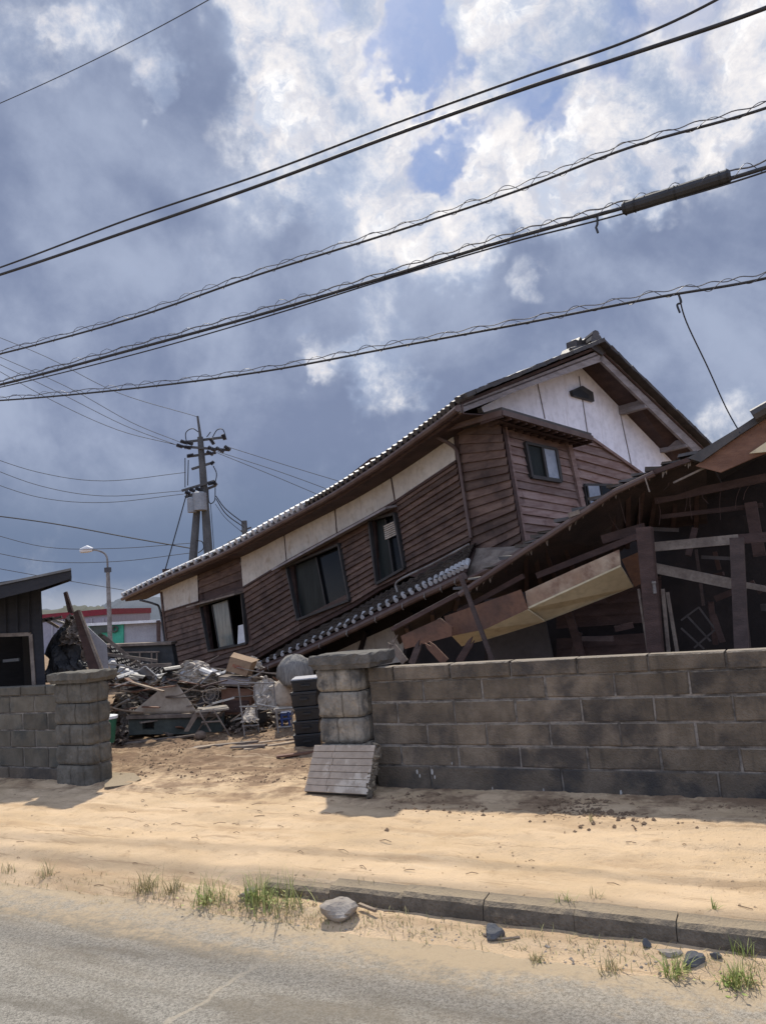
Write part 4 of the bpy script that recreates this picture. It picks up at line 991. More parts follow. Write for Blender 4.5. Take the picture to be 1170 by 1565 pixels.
# leaning wreck behind the left pillar
YW = -.8
def wreck(name, mt, pts, label, cat, th=.04, o=0):
    b = MB(); b.slab([Yp(x, y, YW+o) for x, y in pts], (0, th, 0)); tag(b.build(name, mt), label, cat)
wreck('leaning_board', 'darkwood', [(112,936),(119,932),(156,1030),(138,1030)], 'long dark board leaning left, tip between the red band and the wreck', 'board', .05, -.2)
wreck('leaning_board', 'greywood', [(119,933),(122,932),(159,1028),(155,1030)], 'narrow pale edge board leaning beside the long dark board', 'board', .05, -.22)
wreck('broken_post', 'darkwood', [(97,906),(101,904),(112,938),(104,936)], 'splintered dark post tip sticking up above the wreck', 'post', .06, .1)
M['tarp'] = mat('dark_grey_sheet', (.045, .045, .047), (.025, .025, .027), 3, .6, .3, 20)
crumple('slumped_sheet', 'tarp', 72, 134, 958, 1042, YW+.2, 83, 'dark hunched sheet slumped behind the dark gate pillar', 'sheet', .05, shape=lambda a: .35+.65*math.sin(math.pi*min(1, a*1.1+.05))**.7)
wreck('leaning_sheet', 'panelgrey', [(124,945),(128,952),(163,985),(166,1030),(158,1030)], 'pale metal sheet leaning right behind the long dark board', 'sheet', .02, .1)
b = MB()
for i in range(9):
    x = 68+rng.rand()*52; y = 945+rng.rand()*45; p = Yp(x, y, .0); a_ = rng.uniform(-.6, .3); l = rng.uniform(.15, .42); d = np.array([math.cos(a_), 0, math.sin(a_)])
    b = MB(); b.bar(p-d*l/2, p+d*l/2, .05, .035); tag(b.build('broken_plank', ['palewood', 'greywood', 'plaster'][i % 3]), 'short broken plank jammed in the wreck between the shed and the long leaning board', 'plank', 'planks jammed in the left wreck')
crumple('twisted_metal_sheet', 'greywood', 92, 125, 938, 985, -.5, 55, 'twisted rusty sheet at the top of the wreck below the splintered post', 'metal sheet', .08)
crumple('wreck_rubble', 'debris', 66, 175, 985, 1045, -.3, 61, 'dark rubble filling the gap behind the dark gate pillar', 'rubble heap', .1, nu_=40)
# cardboard box
def obox(name, mt, quad, dep, Yo, label, cat, grp=None):
    t_ = thing(name, Yp(*quad[3], Yo), label, cat, grp)
    Q = [Yp(x, y, Yo) for x, y in quad]; ex = np.array([.12*dep, dep, 0])
    b = MB(); b.slab(Q, ex); b.build('box', mt, t_)
    return t_, Q
t_, Q = obox('cardboard_box', 'card', [(352,1004),(385,1013),(376,1034),(345,1025)], .3, -.1, 'tilted brown cardboard box with red print on top of the grey drawer', 'box')
b = MB(); b.slab([Q[0]+[0, -.003, 0], Q[1]+[0, -.003, 0], (Q[1]+[.07, .3, .02]), (Q[0]+[.0, .3, .05])], (0, 0, .004)); b.build('flap', 'card', t_)
b = MB(); ex_, ey_ = (Q[1]-Q[0]), (Q[3]-Q[0])
for k in range(6):
    o_ = Q[0]+ex_*(.24+.09*k)+ey_*.42-[0, .006, 0]
    segs = [((0, 0), (0, .2)), ((0, .0), (.05, 0)), ((0, .1), (.05, .1)), ((.05, .05), (.05, .2)), ((0, .2), (.05, .2))]
    for si in [[0, 1, 2], [0, 3, 4], [1, 2, 4, 0], [0, 3, 2], [0, 4, 2], [1, 3, 4]][k]:
        a_, c_ = segs[si]; b.bar(o_+ex_*a_[0]+ey_*a_[1], o_+ex_*c_[0]+ey_*c_[1], .006, .004, (0, -1, 0))
b.build('red_print', 'redink', t_)
t_, Q = obox('drawer', 'greywood', [(334,1034),(384,1037),(383,1050),(334,1048)], .35, -.12, 'grey wooden drawer under the tilted cardboard box', 'drawer')
b = MB(); b.slab([Yp(337,1037,-.14), Yp(381,1039,-.14), Yp(380,1047,-.14), Yp(337,1045,-.14)], (0, .015, 0)); b.build('drawer_front', 'bargewood', t_)
t_, Q = obox('wooden_cabinet', 'brownwood', [(338,1051),(384,1053),(384,1092),(340,1092)], .35, -.05, 'broken brown cabinet beneath the grey drawer', 'cabinet')
b = MB(); b.slab([Yp(342,1070,-.08), Yp(380,1071,-.08), Yp(380,1089,-.08), Yp(343,1088,-.08)], (0, .02, 0)); b.build('door', 'darkwood', t_)
# folding table / stools / racks
def frame_thing(name, mt, segs, Yo, r, label, cat, tops=(), tm='alu', part='leg', dy=.25):
    p0 = segs[0][0]; t_ = thing(name, Yp(*p0, Yo)*np.array([1, 1, 0]), label, cat)
    for (p, q, k) in segs:
        b = MB(); b.tube([Yp(*p, Yo+k*dy), Yp(*q, Yo+k*dy)], r, 6); b.build(part if abs(p[1]-q[1]) > abs(p[0]-q[0]) else 'rail', mt, t_)
    for pts in tops:
        b = MB(); b.slab([Yp(x, y, Yo+o) for x, y, o in pts], (0, 0, -.025)); b.build('top', tm, t_)
    return t_
frame_thing('folding_stool', 'greywood', [((304,1087),(322,1118),0),((326,1084),(352,1126),0),((322,1086),(297,1126),1),((348,1082),(312,1108),1),((308,1104),(338,1102),0)], -.75, .014, 'small folding stool with pale top and crossed legs on the mud', 'stool',
            [[(299,1087,0),(350,1082,0),(346,1077,.35),(303,1081,.35)]], 'dust')
frame_thing('metal_rack', 'alu', [((364,1044),(376,1142),0),((388,1048),(396,1122),1),((366,1080),(393,1080),0),((370,1110),(396,1108),0),((364,1044),(420,1044),0),((418,1044),(426,1130),1),((392,1076),(426,1082),0)], -.9, .012, 'bent metal tube rack standing in front of the brown cabinet', 'rack')
frame_thing('metal_chair', 'alu', [((422,1084),(428,1146),0),((446,1084),(446,1120),1),((420,1084),(447,1082),0),((424,1112),(446,1110),0)], -1.1, .012, 'grey metal chair frame just left of the black crates', 'chair',
            [[(418,1085,0),(448,1083,0),(446,1079,.3),(420,1080,.3)]], 'dust')
frame_thing('blue_chair', 'blue', [((430,1090),(432,1122),0),((440,1088),(444,1118),0),((428,1100),(446,1098),0),((430,1113),(446,1111),0)], -.4, .02, 'blue framed seat squeezed behind the metal chair by the black crates', 'chair',
            [[(428,1092,0),(448,1090,0),(446,1084,.3),(430,1086,.3)]], 'blue')
# fan guard ring
rt = thing('fan_guard', Yp(322, 1075, -.3), 'round wire fan guard lying on the rubble left of the drawer', 'fan guard')
cx_ = Yp(322, 1062, -.3)
for nm, rr_ in (('ring', .125), ('ring', .07)):
    b = MB(); b.tube([cx_+np.array([rr_*math.cos(k*math.pi/10), .05*math.sin(k*math.pi/10), rr_*math.sin(k*math.pi/10)]) for k in range(21)], .008, 5); b.build(nm, 'greywood', rt)
b = MB()
for k in range(10):
    t = k*math.pi/5; b.tube([cx_, cx_+np.array([.125*math.cos(t), .05*math.sin(t), .125*math.sin(t)])], .003, 4)
b.build('spokes', 'greywood', rt)
# bags
def bag(name, mt, cx, cy, rx, ry, Yo, label, cat, ribs=0, seed=1):
    c = Yp(cx, cy, Yo); sx = np.linalg.norm(Yp(cx+rx, cy, Yo)-c); sz = np.linalg.norm(Yp(cx, cy-ry, Yo)-c); b = MB(); nu_, nv_ = 40, 18; vs = []
    for j in range(nv_+1):
        ph = -math.pi/2+math.pi*j/nv_
        for i in range(nu_):
            th = 2*math.pi*i/nu_; n = float(fbm(np.array(math.cos(th)*2+seed*7), np.array(math.sin(th)*2+ph*2+seed), 4)-.5)
            r_ = 1+.35*n+.22*abs(float(fbm(np.array(math.cos(th)*5+seed), np.array(math.sin(th)*5+ph*2.5+seed*3), 3)-.5))+(.04*math.cos(ribs*th) if ribs else 0); r_ *= (1-.12*math.sin(ph))
            vs.append(c+np.array([sx*math.cos(ph)*math.cos(th)*r_, sx*.8*math.cos(ph)*math.sin(th)*r_, sz*math.copysign(abs(math.sin(ph))**.8, math.sin(ph))*(1+.35*n)]))
    b.add(vs, [(j*nu_+i, j*nu_+(i+1) % nu_, (j+1)*nu_+(i+1) % nu_, (j+1)*nu_+i) for j in range(nv_) for i in range(nu_)])
    tag(b.build(name, mt, smooth=True), label, cat)
M['stripe'] = mat('striped_grey_fabric', (.27, .25, .22), (.16, .15, .135), 9, .9, .4, 60, stretch=(6, 6, .6))
bag('fabric_bundle', 'stripe', 452, 1026, 26, 25, -.5, 'large domed bundle of grey striped fabric behind the black crates', 'bundle', 20, 2)
crumple('white_cloth_heap', 'wcloth', 388, 424, 1032, 1084, -.55, 205, 'dirty white cloth heap leaning on the metal rack', 'cloth', .05, 22, 18, shape=lambda a: .55+.45*math.sin(math.pi*a))
bag('cloth_bundle', 'beige', 432, 1062, 15, 22, -.35, 'beige cloth bundle between the white sack and the black crates', 'bundle', 0, 9)
bag('small_sack', 'debris', 306, 1124, 9, 7, -.9, 'small muddy sack on the mud under the folding stool', 'sack', 0, 12)
bag('dark_bag', 'frame', 396, 1092, 12, 16, -.2, 'dark lumpy bag low between the rack legs', 'bag', 0, 15)
# hanging cloth over rack
crumple('hanging_rag', 'wcloth', 372, 392, 1078, 1104, -.95, 71, 'small pale rag hanging from the metal rack', 'rag', .03, 10, 10)
# slanted grey strip
wreck('metal_strip', 'greywood', [(281,1118),(288,1118),(309,1084),(300,1084)], 'grey-green strip slanting from the footing to the mud', 'strip', .02, .1)
# green bin
t_ = thing('green_bin', Yp(166, 1130, -1.6), 'green plastic bin with white lid edge beside the dark gate pillar', 'bin')
b = MB(); b.tube([Yp(160,1135,-1.6), Yp(160,1098,-1.6)], [.13, .16], 14); b.build('tub', 'green', t_)
b = MB(); b.tube([Yp(160,1098,-1.6), Yp(160,1094,-1.6)], [.175, .175], 14); b.build('lid', 'white', t_)
pd = GR(190, 1190, .0)
b = MB(); cs = [GR(160,1180,.0), GR(205,1181,.0), GR(216,1190,.0), GR(196,1199,.0), GR(160,1203,.0)]
for c_ in cs: c_[2] = gz(pd)+.012
b.slab(cs, (0, 0, -.05)); tag(b.build('concrete_pad', 'kerb'), 'small pale concrete pad at the foot of the dark gate pillar', 'pad')
# scattered planks over the pile
specs = []
for i in range(64):
    x = rng.uniform(168, 440); y = rng.uniform(1035, 1122); o = rng.uniform(-.55, .9)*(1-(y-1035)/110)
    specs.append((x, y, o, rng.uniform(.2, .75), rng.uniform(-.55, .35), rng.uniform(-1.2, 1.2), rng.choice(['palewood', 'greywood', 'brownwood', 'darkwood', 'plaster'])))
for (x, y, o, l, tz, yw, mt) in specs:
    p = Yp(x, y, o); d = np.array([math.cos(yw)*math.cos(tz), math.sin(yw)*math.cos(tz), math.sin(tz)]); b = MB(); b.bar(p-d*l/2, p+d*l/2, rng.uniform(.03, .11), rng.uniform(.012, .03))
    tag(b.build('broken_plank', mt), 'broken wooden plank among the muddy rubble between the two gate pillars', 'plank', 'planks in the rubble')
for i, (x, y, l, yw, mt) in enumerate([(395,1128,1.3,.05,'palewood'),(345,1132,.9,-.1,'greywood'),(420,1135,.8,.25,'palewood'),(250,1125,1.2,.08,'greywood'),(210,1128,.7,-.2,'darkwood'),(460,1146,.6,.1,'brownwood'),(300,1138,.5,.4,'palewood'),(380,1139,.5,-.3,'greywood')]):
    p = GR(x, y, .05); p[2] = gz(p)+.02; d = np.array([math.cos(yw), math.sin(yw), .02]); b = MB(); b.bar(p-d*l/2, p+d*l/2, .09, .022)
    tag(b.build('fallen_plank', mt), 'flat plank lying on the mud along the front edge of the rubble', 'plank', 'planks lying on the mud')
b = MB(); r_ = random.Random(91)
for i in range(3800):
    x = r_.uniform(166, 446); o = r_.uniform(.22 if 196 < x < 348 else -.7, 1.3); yb = 1126-o*24; y = yb-abs(r_.gauss(0, 13))
    p = Yp(x, y, o); s_ = .02*(5**r_.random()); q_ = [np.array([r_.uniform(-1, 1), r_.uniform(-1, 1), r_.uniform(-.7, .7)])*s_ for _ in range(4)]
    b.add([p+k for k in q_], [(0, 1, 2), (0, 2, 3), (0, 3, 1), (1, 3, 2)])
M['shard'] = mat('mixed_rubble', (.20, .15, .11), (.10, .075, .058), 6, .95, .3, island=.75)
o = b.build('rubble', 'shard'); o['kind'] = 'stuff'; tag(o, 'small broken rubble filling the pile between the gate pillars', 'rubble')
for i in range(70):
    x = rng.uniform(168, 445); y = rng.uniform(1020, 1100); o = rng.uniform(-.35, 1.1); l = rng.uniform(.25, 1.1); tz = rng.uniform(-.45, .45); yw = rng.uniform(-.9, .9)
    if 205 < x < 345 and y > 1084: o = abs(o)+.2
    p = Yp(x, y, o); d = np.array([math.cos(yw)*math.cos(tz), math.sin(yw)*math.cos(tz), math.sin(tz)]); b = MB(); b.tube(catmull([p-d*l/2, p+np.array([0, 0, rng.uniform(-.05, .05)]), p+d*l/2], 3), rng.uniform(.006, .02), 5)
    tag(b.build('broken_stick', rng.choice(['palewood', 'greywood', 'greywood', 'alu', 'darkwood'])), 'thin stick or pipe jutting out of the rubble between the gate pillars', 'stick', 'sticks in the rubble')
for k, (x0, x1, y0, y1, o, mt, lb) in enumerate([(210,252,1030,1058,.5,'cloth','grey rumpled sheet under the collapsed roof section'),(335,372,1046,1076,.15,'debris','muddy rag spilling beside the grey drawer'),
        (286,342,1062,1090,.1,'debris','brown torn matting right of the curled panel'),(168,200,1022,1052,.7,'wcloth','pale torn sheet just right of the dark gate pillar'),(342,372,1088,1122,.0,'cloth','grey cloth heap beneath the folding stool top'),
        (396,424,1096,1128,-.1,'debris','muddy cloth low behind the metal chair'),(222,262,1054,1074,.45,'shard','dark plaster lump behind the peaked beige board'),(400,446,1078,1104,.2,'cloth','grey rumpled cloth under the beige bundle')]):
    if mt == 'shard': mt = 'debris'
    crumple('torn_sheet', mt, x0, x1, y0, y1, o, 100+k*7, lb, 'sheet', .09, 16, 12)
# loose tiles on the heap
for i in range(22):
    x, y = rng.uniform(170, 345), rng.uniform(1022, 1075); p = Yp(x, y, rng.uniform(-.1, .9)); yw = rng.uniform(0, 3); tz = rng.uniform(-.5, .7)
    ax_ = np.array([math.cos(yw), math.sin(yw), 0]); ay = np.array([-math.sin(yw)*math.cos(tz), math.cos(yw)*math.cos(tz), math.sin(tz)])
    b = MB(); b.grid(lambda a, c: p+ax_*(a-.5)*.27+ay*(c-.5)*.26+np.cross(ax_, ay)*.04*math.sin(a*2*math.pi), 8, 1, thick=np.cross(ax_, ay)*.015)
    tag(b.build('roof_tile', rng.choice(['tilepale', 'tile']), smooth=False), 'loose curved roof tile lying on the rubble left of the cardboard box', 'roof tile', 'loose roof tiles')

# ================================================================== FAR BACKGROUND
st = thing('store_building', DY(120, 1010, 70), 'pale store building with a dark red band along its roofline', 'store')
b = MB(); b.slab([DY(20,948,70), DY(167,937,70), DY(167,1000,70), DY(20,1000,70)], (0, 12, 0)); b.build('wall', 'storewall', st)
b = MB(); b.slab([DY(20,943,69.8), DY(167,930,69.8), DY(167,939,69.8), DY(20,952,69.8)], (0, 12.3, 0)); b.build('red_band', 'red', st)
b = MB(); 
for x in (80, 96, 110, 124, 140, 158): b.bar(DY(x,945,69.9), DY(x,990,69.9), .12, .05, (0, -1, 0))
b.build('wall_joint', 'panelgrey', st)
gp_ = thing('panel_building', DY(200, 1000, 45), 'low grey building with a green left end and white top rail', 'building')
b = MB(); b.slab([DY(189,951,45), DY(262,948,45), DY(262,990,45), DY(189,990,45)], (0, 8, 0)); b.build('grey_panel', 'panelgrey', gp_)
b = MB(); b.slab([DY(135,955,44.9), DY(189,951,44.9), DY(189,990,44.9), DY(135,990,44.9)], (0, 8, 0)); b.build('green_panel', 'teal', gp_)
b = MB(); b.slab([DY(130,953,44.7), DY(262,946,44.7), DY(262,950,44.7), DY(130,957,44.7)], (0, .3, 0)); b.build('top_rail', 'white', gp_)
b = MB(); b.bar(DY(242,948,44.6), DY(243,988,44.6), .18, .18, (0, -1, 0)); b.build('post', 'darkwood', gp_)
b = MB(); b.tube([DY(172,961,44.8), DY(175,957,44.8), DY(180,959,44.8), DY(179,964,44.8), DY(174,966,44.8), DY(172,961,44.8)], .06, 5); b.build('round_emblem', 'found', gp_)
b = MB(); b.slab([DY(138,957,44.8), DY(170,955,44.8), DY(170,966,44.8), DY(138,968,44.8)], (0, .05, 0)); b.build('window_band', 'found', gp_)
dw = thing('yard_wall', DY(215, 1040, 22), 'dark low wall with pale coping between the rubble and the grey building', 'wall')
b = MB(); b.slab([DY(110,990,22), DY(262,984,22), DY(275,1060,22), DY(110,1060,22)], (0, .4, 0)); b.build('wall', 'darkblock', dw)
b = MB(); b.slab([DY(110,987,21.9), DY(262,981,21.9), DY(262,985,21.9), DY(110,991,21.9)], (0, .6, 0)); b.build('coping', 'greywood', dw)
b = MB()
for x in (196, 214, 232, 240): b.bar(DY(x,998,21.9), DY(x,1018,21.9), .04, .03, (0, -1, 0))
b.bar(DY(190,997,21.9), DY(244,996,21.9), .03, .04, (0, 0, 1)); b.build('railing', 'greywood', dw)
# shrubs behind the green panel
for (x0, x1, yt, lb) in [(138,166,968,'dark shrub in front of the green panel end'),]:
    b = MB(); rr_ = random.Random(5)
    t_ = thing('shrub', DY((x0+x1)/2, 1000, 30), lb, 'shrub')
    for i in range(900):
        x = rr_.gauss((x0+x1)/2, 8); y = rr_.uniform(yt+abs(x-(x0+x1)/2)*.8, 1000); p = DY(x, y, 30+rr_.uniform(-.5, .5)); a_ = rr_.uniform(0, 6.3); s_ = .09
        b.add([p, p+np.array([s_*math.cos(a_), s_*.5, s_*math.sin(a_)]), p+np.array([s_*math.cos(a_+1.2), -s_*.3, s_*math.sin(a_+1.2)])], [(0, 1, 2)])
    b.build('foliage', 'hillg', t_); b = MB(); b.tube([DY(152,1005,30), DY(152,985,30)], .05, 6); b.build('stem', 'darkwood', t_)
# street lamp
lt = thing('street_lamp', DY(168, 1000, 40)*np.array([1, 1, 0]), 'tall pale street lamp with curved arm behind the store', 'street lamp')
b = MB(); b.tube([DY(169,1000,40)*np.array([1,1,0]), DY(167,930,40), DY(165,872,40)], [.13, .12, .10], 8); b.build('pole', 'alu', lt)
b = MB(); b.tube(catmull([DY(165,874,40), DY(163,850,40), DY(152,842,40), DY(138,840,40)], 6), .05, 6); b.build('arm', 'alu', lt)
b = MB(); b.tube([DY(142,840,40), DY(134,839,40), DY(123,842,40)], [.1, .2, .12], 8); b.build('lamp_head', 'white', lt)
b = MB(); b.box(DY(165,871,40), (.3, .2, .25)); b.build('mast_cap', 'insul', lt)
# utility poles
PY = 34.
pt = thing('utility_pole', DY(320, 850, PY)*np.array([1, 1, 0]), 'main utility pole with crossarms and transformer drums above the sagging roof', 'utility pole')
def PP(x, y, o=0): return DY(x, y, PY+o)
base = PP(325, 900); base[2] = 0
b = MB(); b.tube([base, PP(318,838), PP(310,720), PP(306,668)], [.24, .20, .16, .13], 12); b.build('pole', 'pole', pt)
b = MB(); b.tube([PP(307,672), PP(302,636)], [.07, .05], 6); b.bar(PP(305,668), PP(303,638), .05, .05, (0, -1, 0)); b.build('top_spike', 'pole', pt)
for (x0, y0, x1, y1, o) in [(274,682,350,688,-.2),(280,676,345,668,.2),(286,698,330,692,0),(293,717,325,707,0),(278,750,328,735,-.25),(283,760,330,742,.2)]:
    b = MB(); b.bar(PP(x0, y0, o), PP(x1, y1, o), .09, .10); b.build('crossarm', 'pole', pt)
for (x, y, dx, dy_) in [(276,674,9,3),(286,676,9,3),(270,680,9,3),(282,683,10,2),(318,683,12,6),(330,684,12,7),(343,682,9,6),(316,690,10,5),(327,679,-6,-9),(340,664,4,8),(286,697,10,-2),(322,710,5,-5),(283,752,8,3),(290,748,8,3),(299,746,8,3),(318,740,9,-2),(326,736,5,6),(288,758,7,4)]:
    b = MB(); P0, P1 = PP(x, y, -.3), PP(x+dx, y+dy_, -.3); n = 5
    b.tube([P0+(P1-P0)*k/(2*n) for k in range(2*n+1)], [.10 if k % 2 else .05 for k in range(2*n+1)], 7); b.build('insulator', 'insul', pt)
for (x, y0, y1, w_) in [(294,760,783,.20),(306,752,780,.30)]:
    b = MB(); b.tube([PP(x, y1, -.35), PP(x-1, y0+2, -.35), PP(x-1, y0, -.35)], [w_, w_, w_*.7], 14); b.build('transformer', 'polegrey', pt)
for k, pts in enumerate([[(286,680),(284,662),(294,655),(303,660)],[(325,668),(332,657),(341,657),(346,672)],[(326,712),(331,724),(329,738)],[(318,745),(320,768),(328,765),(329,745)],[(283,700),(283,745)],[(288,703),(287,742)],[(300,826),(309,828),(311,838),(303,845)],[(316,668),(322,660)]]):
    b = MB(); b.tube(catmull([PP(x, y, -.3) for x, y in pts], 5), .022, 4); b.build('jumper_wire', 'wire', pt)
b = MB()
for k in range(12): y = 700+k*12; x = 307+(y-700)*.085; b.bar(PP(x-4, y), PP(x+4, y), .03, .03)
b.build('step_bolt', 'insul', pt)
b = MB(); b.tube([PP(323,858), PP(312,830)], .02, 5); b.build('bracket', 'insul', pt) 
b = MB(); base2 = PP(292, 900); base2[2] = 0; b.tube([base2, PP(295,856), PP(301,780)], [.22, .19, .16], 12); o = b.build('utility_pole', 'pole'); tag(o, 'plain second utility pole leaning against the main pole below the transformer', 'utility pole')
b3 = DY(376, 850, 60); b3[2] = 0
t_ = thing('utility_pole', b3, 'small distant utility pole stub just above the tiled roof edge', 'utility pole')
b = MB(); b.tube([b3, DY(373,796,60)], [.25, .22], 10); b.build('pole', 'pole', t_)
b = MB(); b.bar(DY(368,812,60), DY(384,806,60), .1, .12); b.build('crossarm', 'pole', t_)
# distant wires
FWs = [[(-40,500),(70,545),(180,600),(302,637)],[(-40,528),(100,590),(200,645),(276,676)],[(-40,538),(90,600),(190,650),(278,683)],[(-40,545),(80,612),(180,657),(270,680)],
       [(-40,690),(60,722),(160,735),(284,722)],[(-40,705),(60,742),(160,758),(280,750)],[(-40,728),(60,760),(160,768),(281,755)],[(-40,784),(80,800),(200,822),(292,838)],
       [(-40,808),(70,836),(180,838),(292,830)],[(-40,838),(70,858),(180,858),(292,845)],[(288,745),(270,810),(250,880)],[(-40,862),(60,880),(190,902)],
       [(345,682),(450,715),(540,742)],[(332,690),(430,722),(520,755)],[(322,688),(420,728),(500,762)],[(330,758),(345,778),(373,800)],[(330,762),(346,786),(373,806)],[(329,770),(345,792),(372,815)],[(322,770),(328,850)]]
for i, pts in enumerate(FWs):
    b = MB(); b.tube(catmull([PP(x, y, (6 if 14 < i < 18 else 0)) for x, y in pts], 6), .013 if i not in (7, 10, 15, 16) else .026, 4)
    tag(b.build('distant_wire', 'wire'), 'thin overhead line running to the main utility pole crossarms' if i < 10 or i > 11 else 'thin line slanting below the utility poles', 'wire', 'wires at the utility pole' if i < 10 or i > 11 else 'slanting thin lines')

# ================================================================== OVERHEAD CABLES (parallel to the road)
QW = 7.4
def Wp(x, y): return pl(x, y, NX*QW, NX)
def cable(name, pts, r, mt, label, lash=0, mess=None, ends=True):
    P_ = [Wp(*p) for p in pts]
    d0 = P_[0]-P_[1]; d1 = P_[-1]-P_[-2]; P_ = [P_[0]+d0*1.2+Zv*.1]+P_+[P_[-1]+d1*1.0+Zv*.12]
    C_ = catmull(P_, 26); t_ = thing(name, C_[len(C_)//2], label, 'cable')
    b = MB(); b.tube(C_, r*.8, 7); b.build('sheath', mt, t_, smooth=True)
    if mess:
        b = MB(); up_ = [p+Zv*(mess+.012*math.sin(i*.9)) for i, p in enumerate(C_)]; b.tube(up_, r*.34, 5); b.build('messenger_strand', 'wiregrey', t_)
    if lash:
        tot = 0; hx = []; cen = (mess or 0)/2; R_ = (mess or .03)/2+r*1.1
        for i in range(len(C_)-1):
            L_ = np.linalg.norm(C_[i+1]-C_[i]); n = max(2, int(L_/.035))
            for k in range(n):
                p = C_[i]+(C_[i+1]-C_[i])*k/n; ph = 2*math.pi*(tot+L_*k/n)/lash
                hx.append(p+(Zv*(cen+R_*math.cos(ph))+NX*R_*math.sin(ph))*(.75+.5*float(vnoise(np.array(ph*.21), np.array(1.)))))
            tot += L_
        b = MB(); b.tube(hx, .0036, 4); b.build('lashing_wire', 'wiregrey', t_)
    return C_
cable('power_cable', [(0,158),(160,84),(322,-2)], .008, 'wire', 'single thin line crossing only the upper left corner of the sky')
cable('power_cable', [(0,409),(200,334),(400,266),(600,190),(800,118),(960,62),(1090,2)], .017, 'wire', 'uppermost long dark cable, slightly thinner, above the thickest one')
cable('power_cable', [(0,420),(200,352),(400,282),(600,207),(800,136),(960,84),(1170,12)], .026, 'wire', 'thickest smooth black cable, second of the long cables from the top')
cable('lashed_cable', [(0,541),(200,487),(400,418),(600,355),(780,295),(960,226),(1170,165)], .017, 'wire', 'spiral-wrapped cable third from the top, ending right below the bright cloud', .40, .055)
C4 = cable('lashed_cable', [(0,588),(200,535),(400,480),(600,420),(780,365),(950,318),(1170,256)], .024, 'wire', 'spiral-wrapped cable carrying the long black splice case', .30, .06)
cable('lashed_cable', [(0,612),(200,594),(400,568),(600,531),(800,494),(1000,455),(1170,425)], .016, 'wire', 'lowest spiral-wrapped cable, from which the drop wire hangs', .34, .05)
cable('telephone_cable', [(0,592),(200,543),(400,486),(600,424),(780,371),(950,327),(1170,262)], .011, 'wire', 'thin loose cable riding directly under the splice-case cable')
sp = thing('splice_case', Wp(1032, 296), 'long black splice case clamped on the overhead cable at right', 'splice case')
b = MB(); P0, P1 = Wp(950, 320), Wp(1116, 268); d_ = (P1-P0); b.tube([P0, P0+d_*.02, P0+d_*.98, P1], [.045, .062, .062, .045], 12); b.build('case', 'wire', sp)
b = MB()
for f in (.03, .12, .5, .9, .97): b.tube([P0+d_*(f-.004), P0+d_*(f+.004)], .070, 12)
b.build('band', 'black', sp)
b = MB(); b.tube([Wp(912,328), Wp(912,343), Wp(910,348), Wp(913,356)], .012, 5); tag(b.build('cable_tag', 'wire'), 'small tag dangling from the splice-case cable left of the case', 'tag')
b = MB(); P0, P1 = Wp(1036, 455), X(1128, 660, -.3)
pts = [Wp(1036,452), Wp(1045,480), (Wp(1075,545)*.6+X(1075,545)*.4), (P1*.8+X(1105,615)*.2), P1]
b.tube(catmull([Wp(1036,450), pl(1048,492,NX*(QW+.3),NX), pl(1080,560,NX*(QW+.8),NX), pl(1108,622,NX*(QW+1.1),NX), X(1130,662,-.35)], 6), .007, 5)
b.tube(catmull([Wp(1036,450), Wp(1040,462), Wp(1034,466), Wp(1038,478)], 5), .010, 5)
tag(b.build('drop_wire', 'wire'), 'service drop wire hanging from the lowest cable down to the wrecked annex roof', 'wire')

# ================================================================== ROCKS, WEEDS, SOIL
def rock(px, py, wpx, hpx, mt, label, seed, flat=.8):
    c = GR(px, py, -.10); c[2] = gz(c); sc_ = np.linalg.norm(c-CP)/FPX; rx = wpx*sc_/2*1.18; rz = hpx*sc_/2*.85; b = MB(); nu_, nv_ = 18, 10; vs = []
    r_ = random.Random(seed); pl_ = [(np.array([r_.gauss(0, 1), r_.gauss(0, 1), r_.gauss(0, .7)]), r_.uniform(.42, .8)) for _ in range(15)]
    pl_ = [(n/np.linalg.norm(n), d) for n, d in pl_]
    for j in range(nv_+1):
        ph = -math.pi/2+math.pi*j/nv_
        for i in range(nu_):
            th = 2*math.pi*i/nu_; d = np.array([math.cos(ph)*math.cos(th), math.cos(ph)*math.sin(th), math.sin(ph)])
            R_ = min([1]+[dd/max(np.dot(d, n), .05) for n, dd in pl_]); R_ *= 1+.08*float(fbm(np.array(th*2), np.array(ph*3+seed), 3)-.5)
            vs.append(c+np.array([d[0]*rx, d[1]*rx*.8, d[2]*rz+rz*.62])*R_*np.array([1, 1, 1])+0*d)
    vs = [v if True else v for v in vs]
    b.add(vs, [(j*nu_+i, j*nu_+(i+1) % nu_, (j+1)*nu_+(i+1) % nu_, (j+1)*nu_+i) for j in range(nv_) for i in range(nu_)])
    tag(b.build('rock', mt), label, 'rock')
rock(522, 1396, 62, 34, 'rock', 'largest pale brown rock at the broken start of the kerb', 2)
rock(757, 1424, 36, 30, 'rockdark', 'dark grey rock in the gutter midway along the kerb', 5)
rock(1059, 1463, 38, 26, 'rockdark', 'blue-grey rock in the gutter near the right edge', 9)
rock(987, 1442, 18, 16, 'rockdark', 'small dark stone leaning on the kerb left of the blue-grey rock', 12)
rock(1094, 1456, 20, 12, 'rockdark', 'little brown stone just right of the blue-grey rock', 15)
rock(1022, 1452, 34, 10, 'rock', 'flat pale stone between the small dark stone and the blue-grey rock', 18)
rock(376, 1368, 26, 22, 'rock', 'pale stone standing among the green weeds left of the kerb', 21)
b = MB(); p = GR(562, 1388, -.10); p[2] = gz(p)+.03; b.bar(p-AX*.06, p+AX*.09-NX*.06+Zv*.0, .02, .015); tag(b.build('wood_chip', 'palewood'), 'pale wood chip touching the largest rock', 'chip')
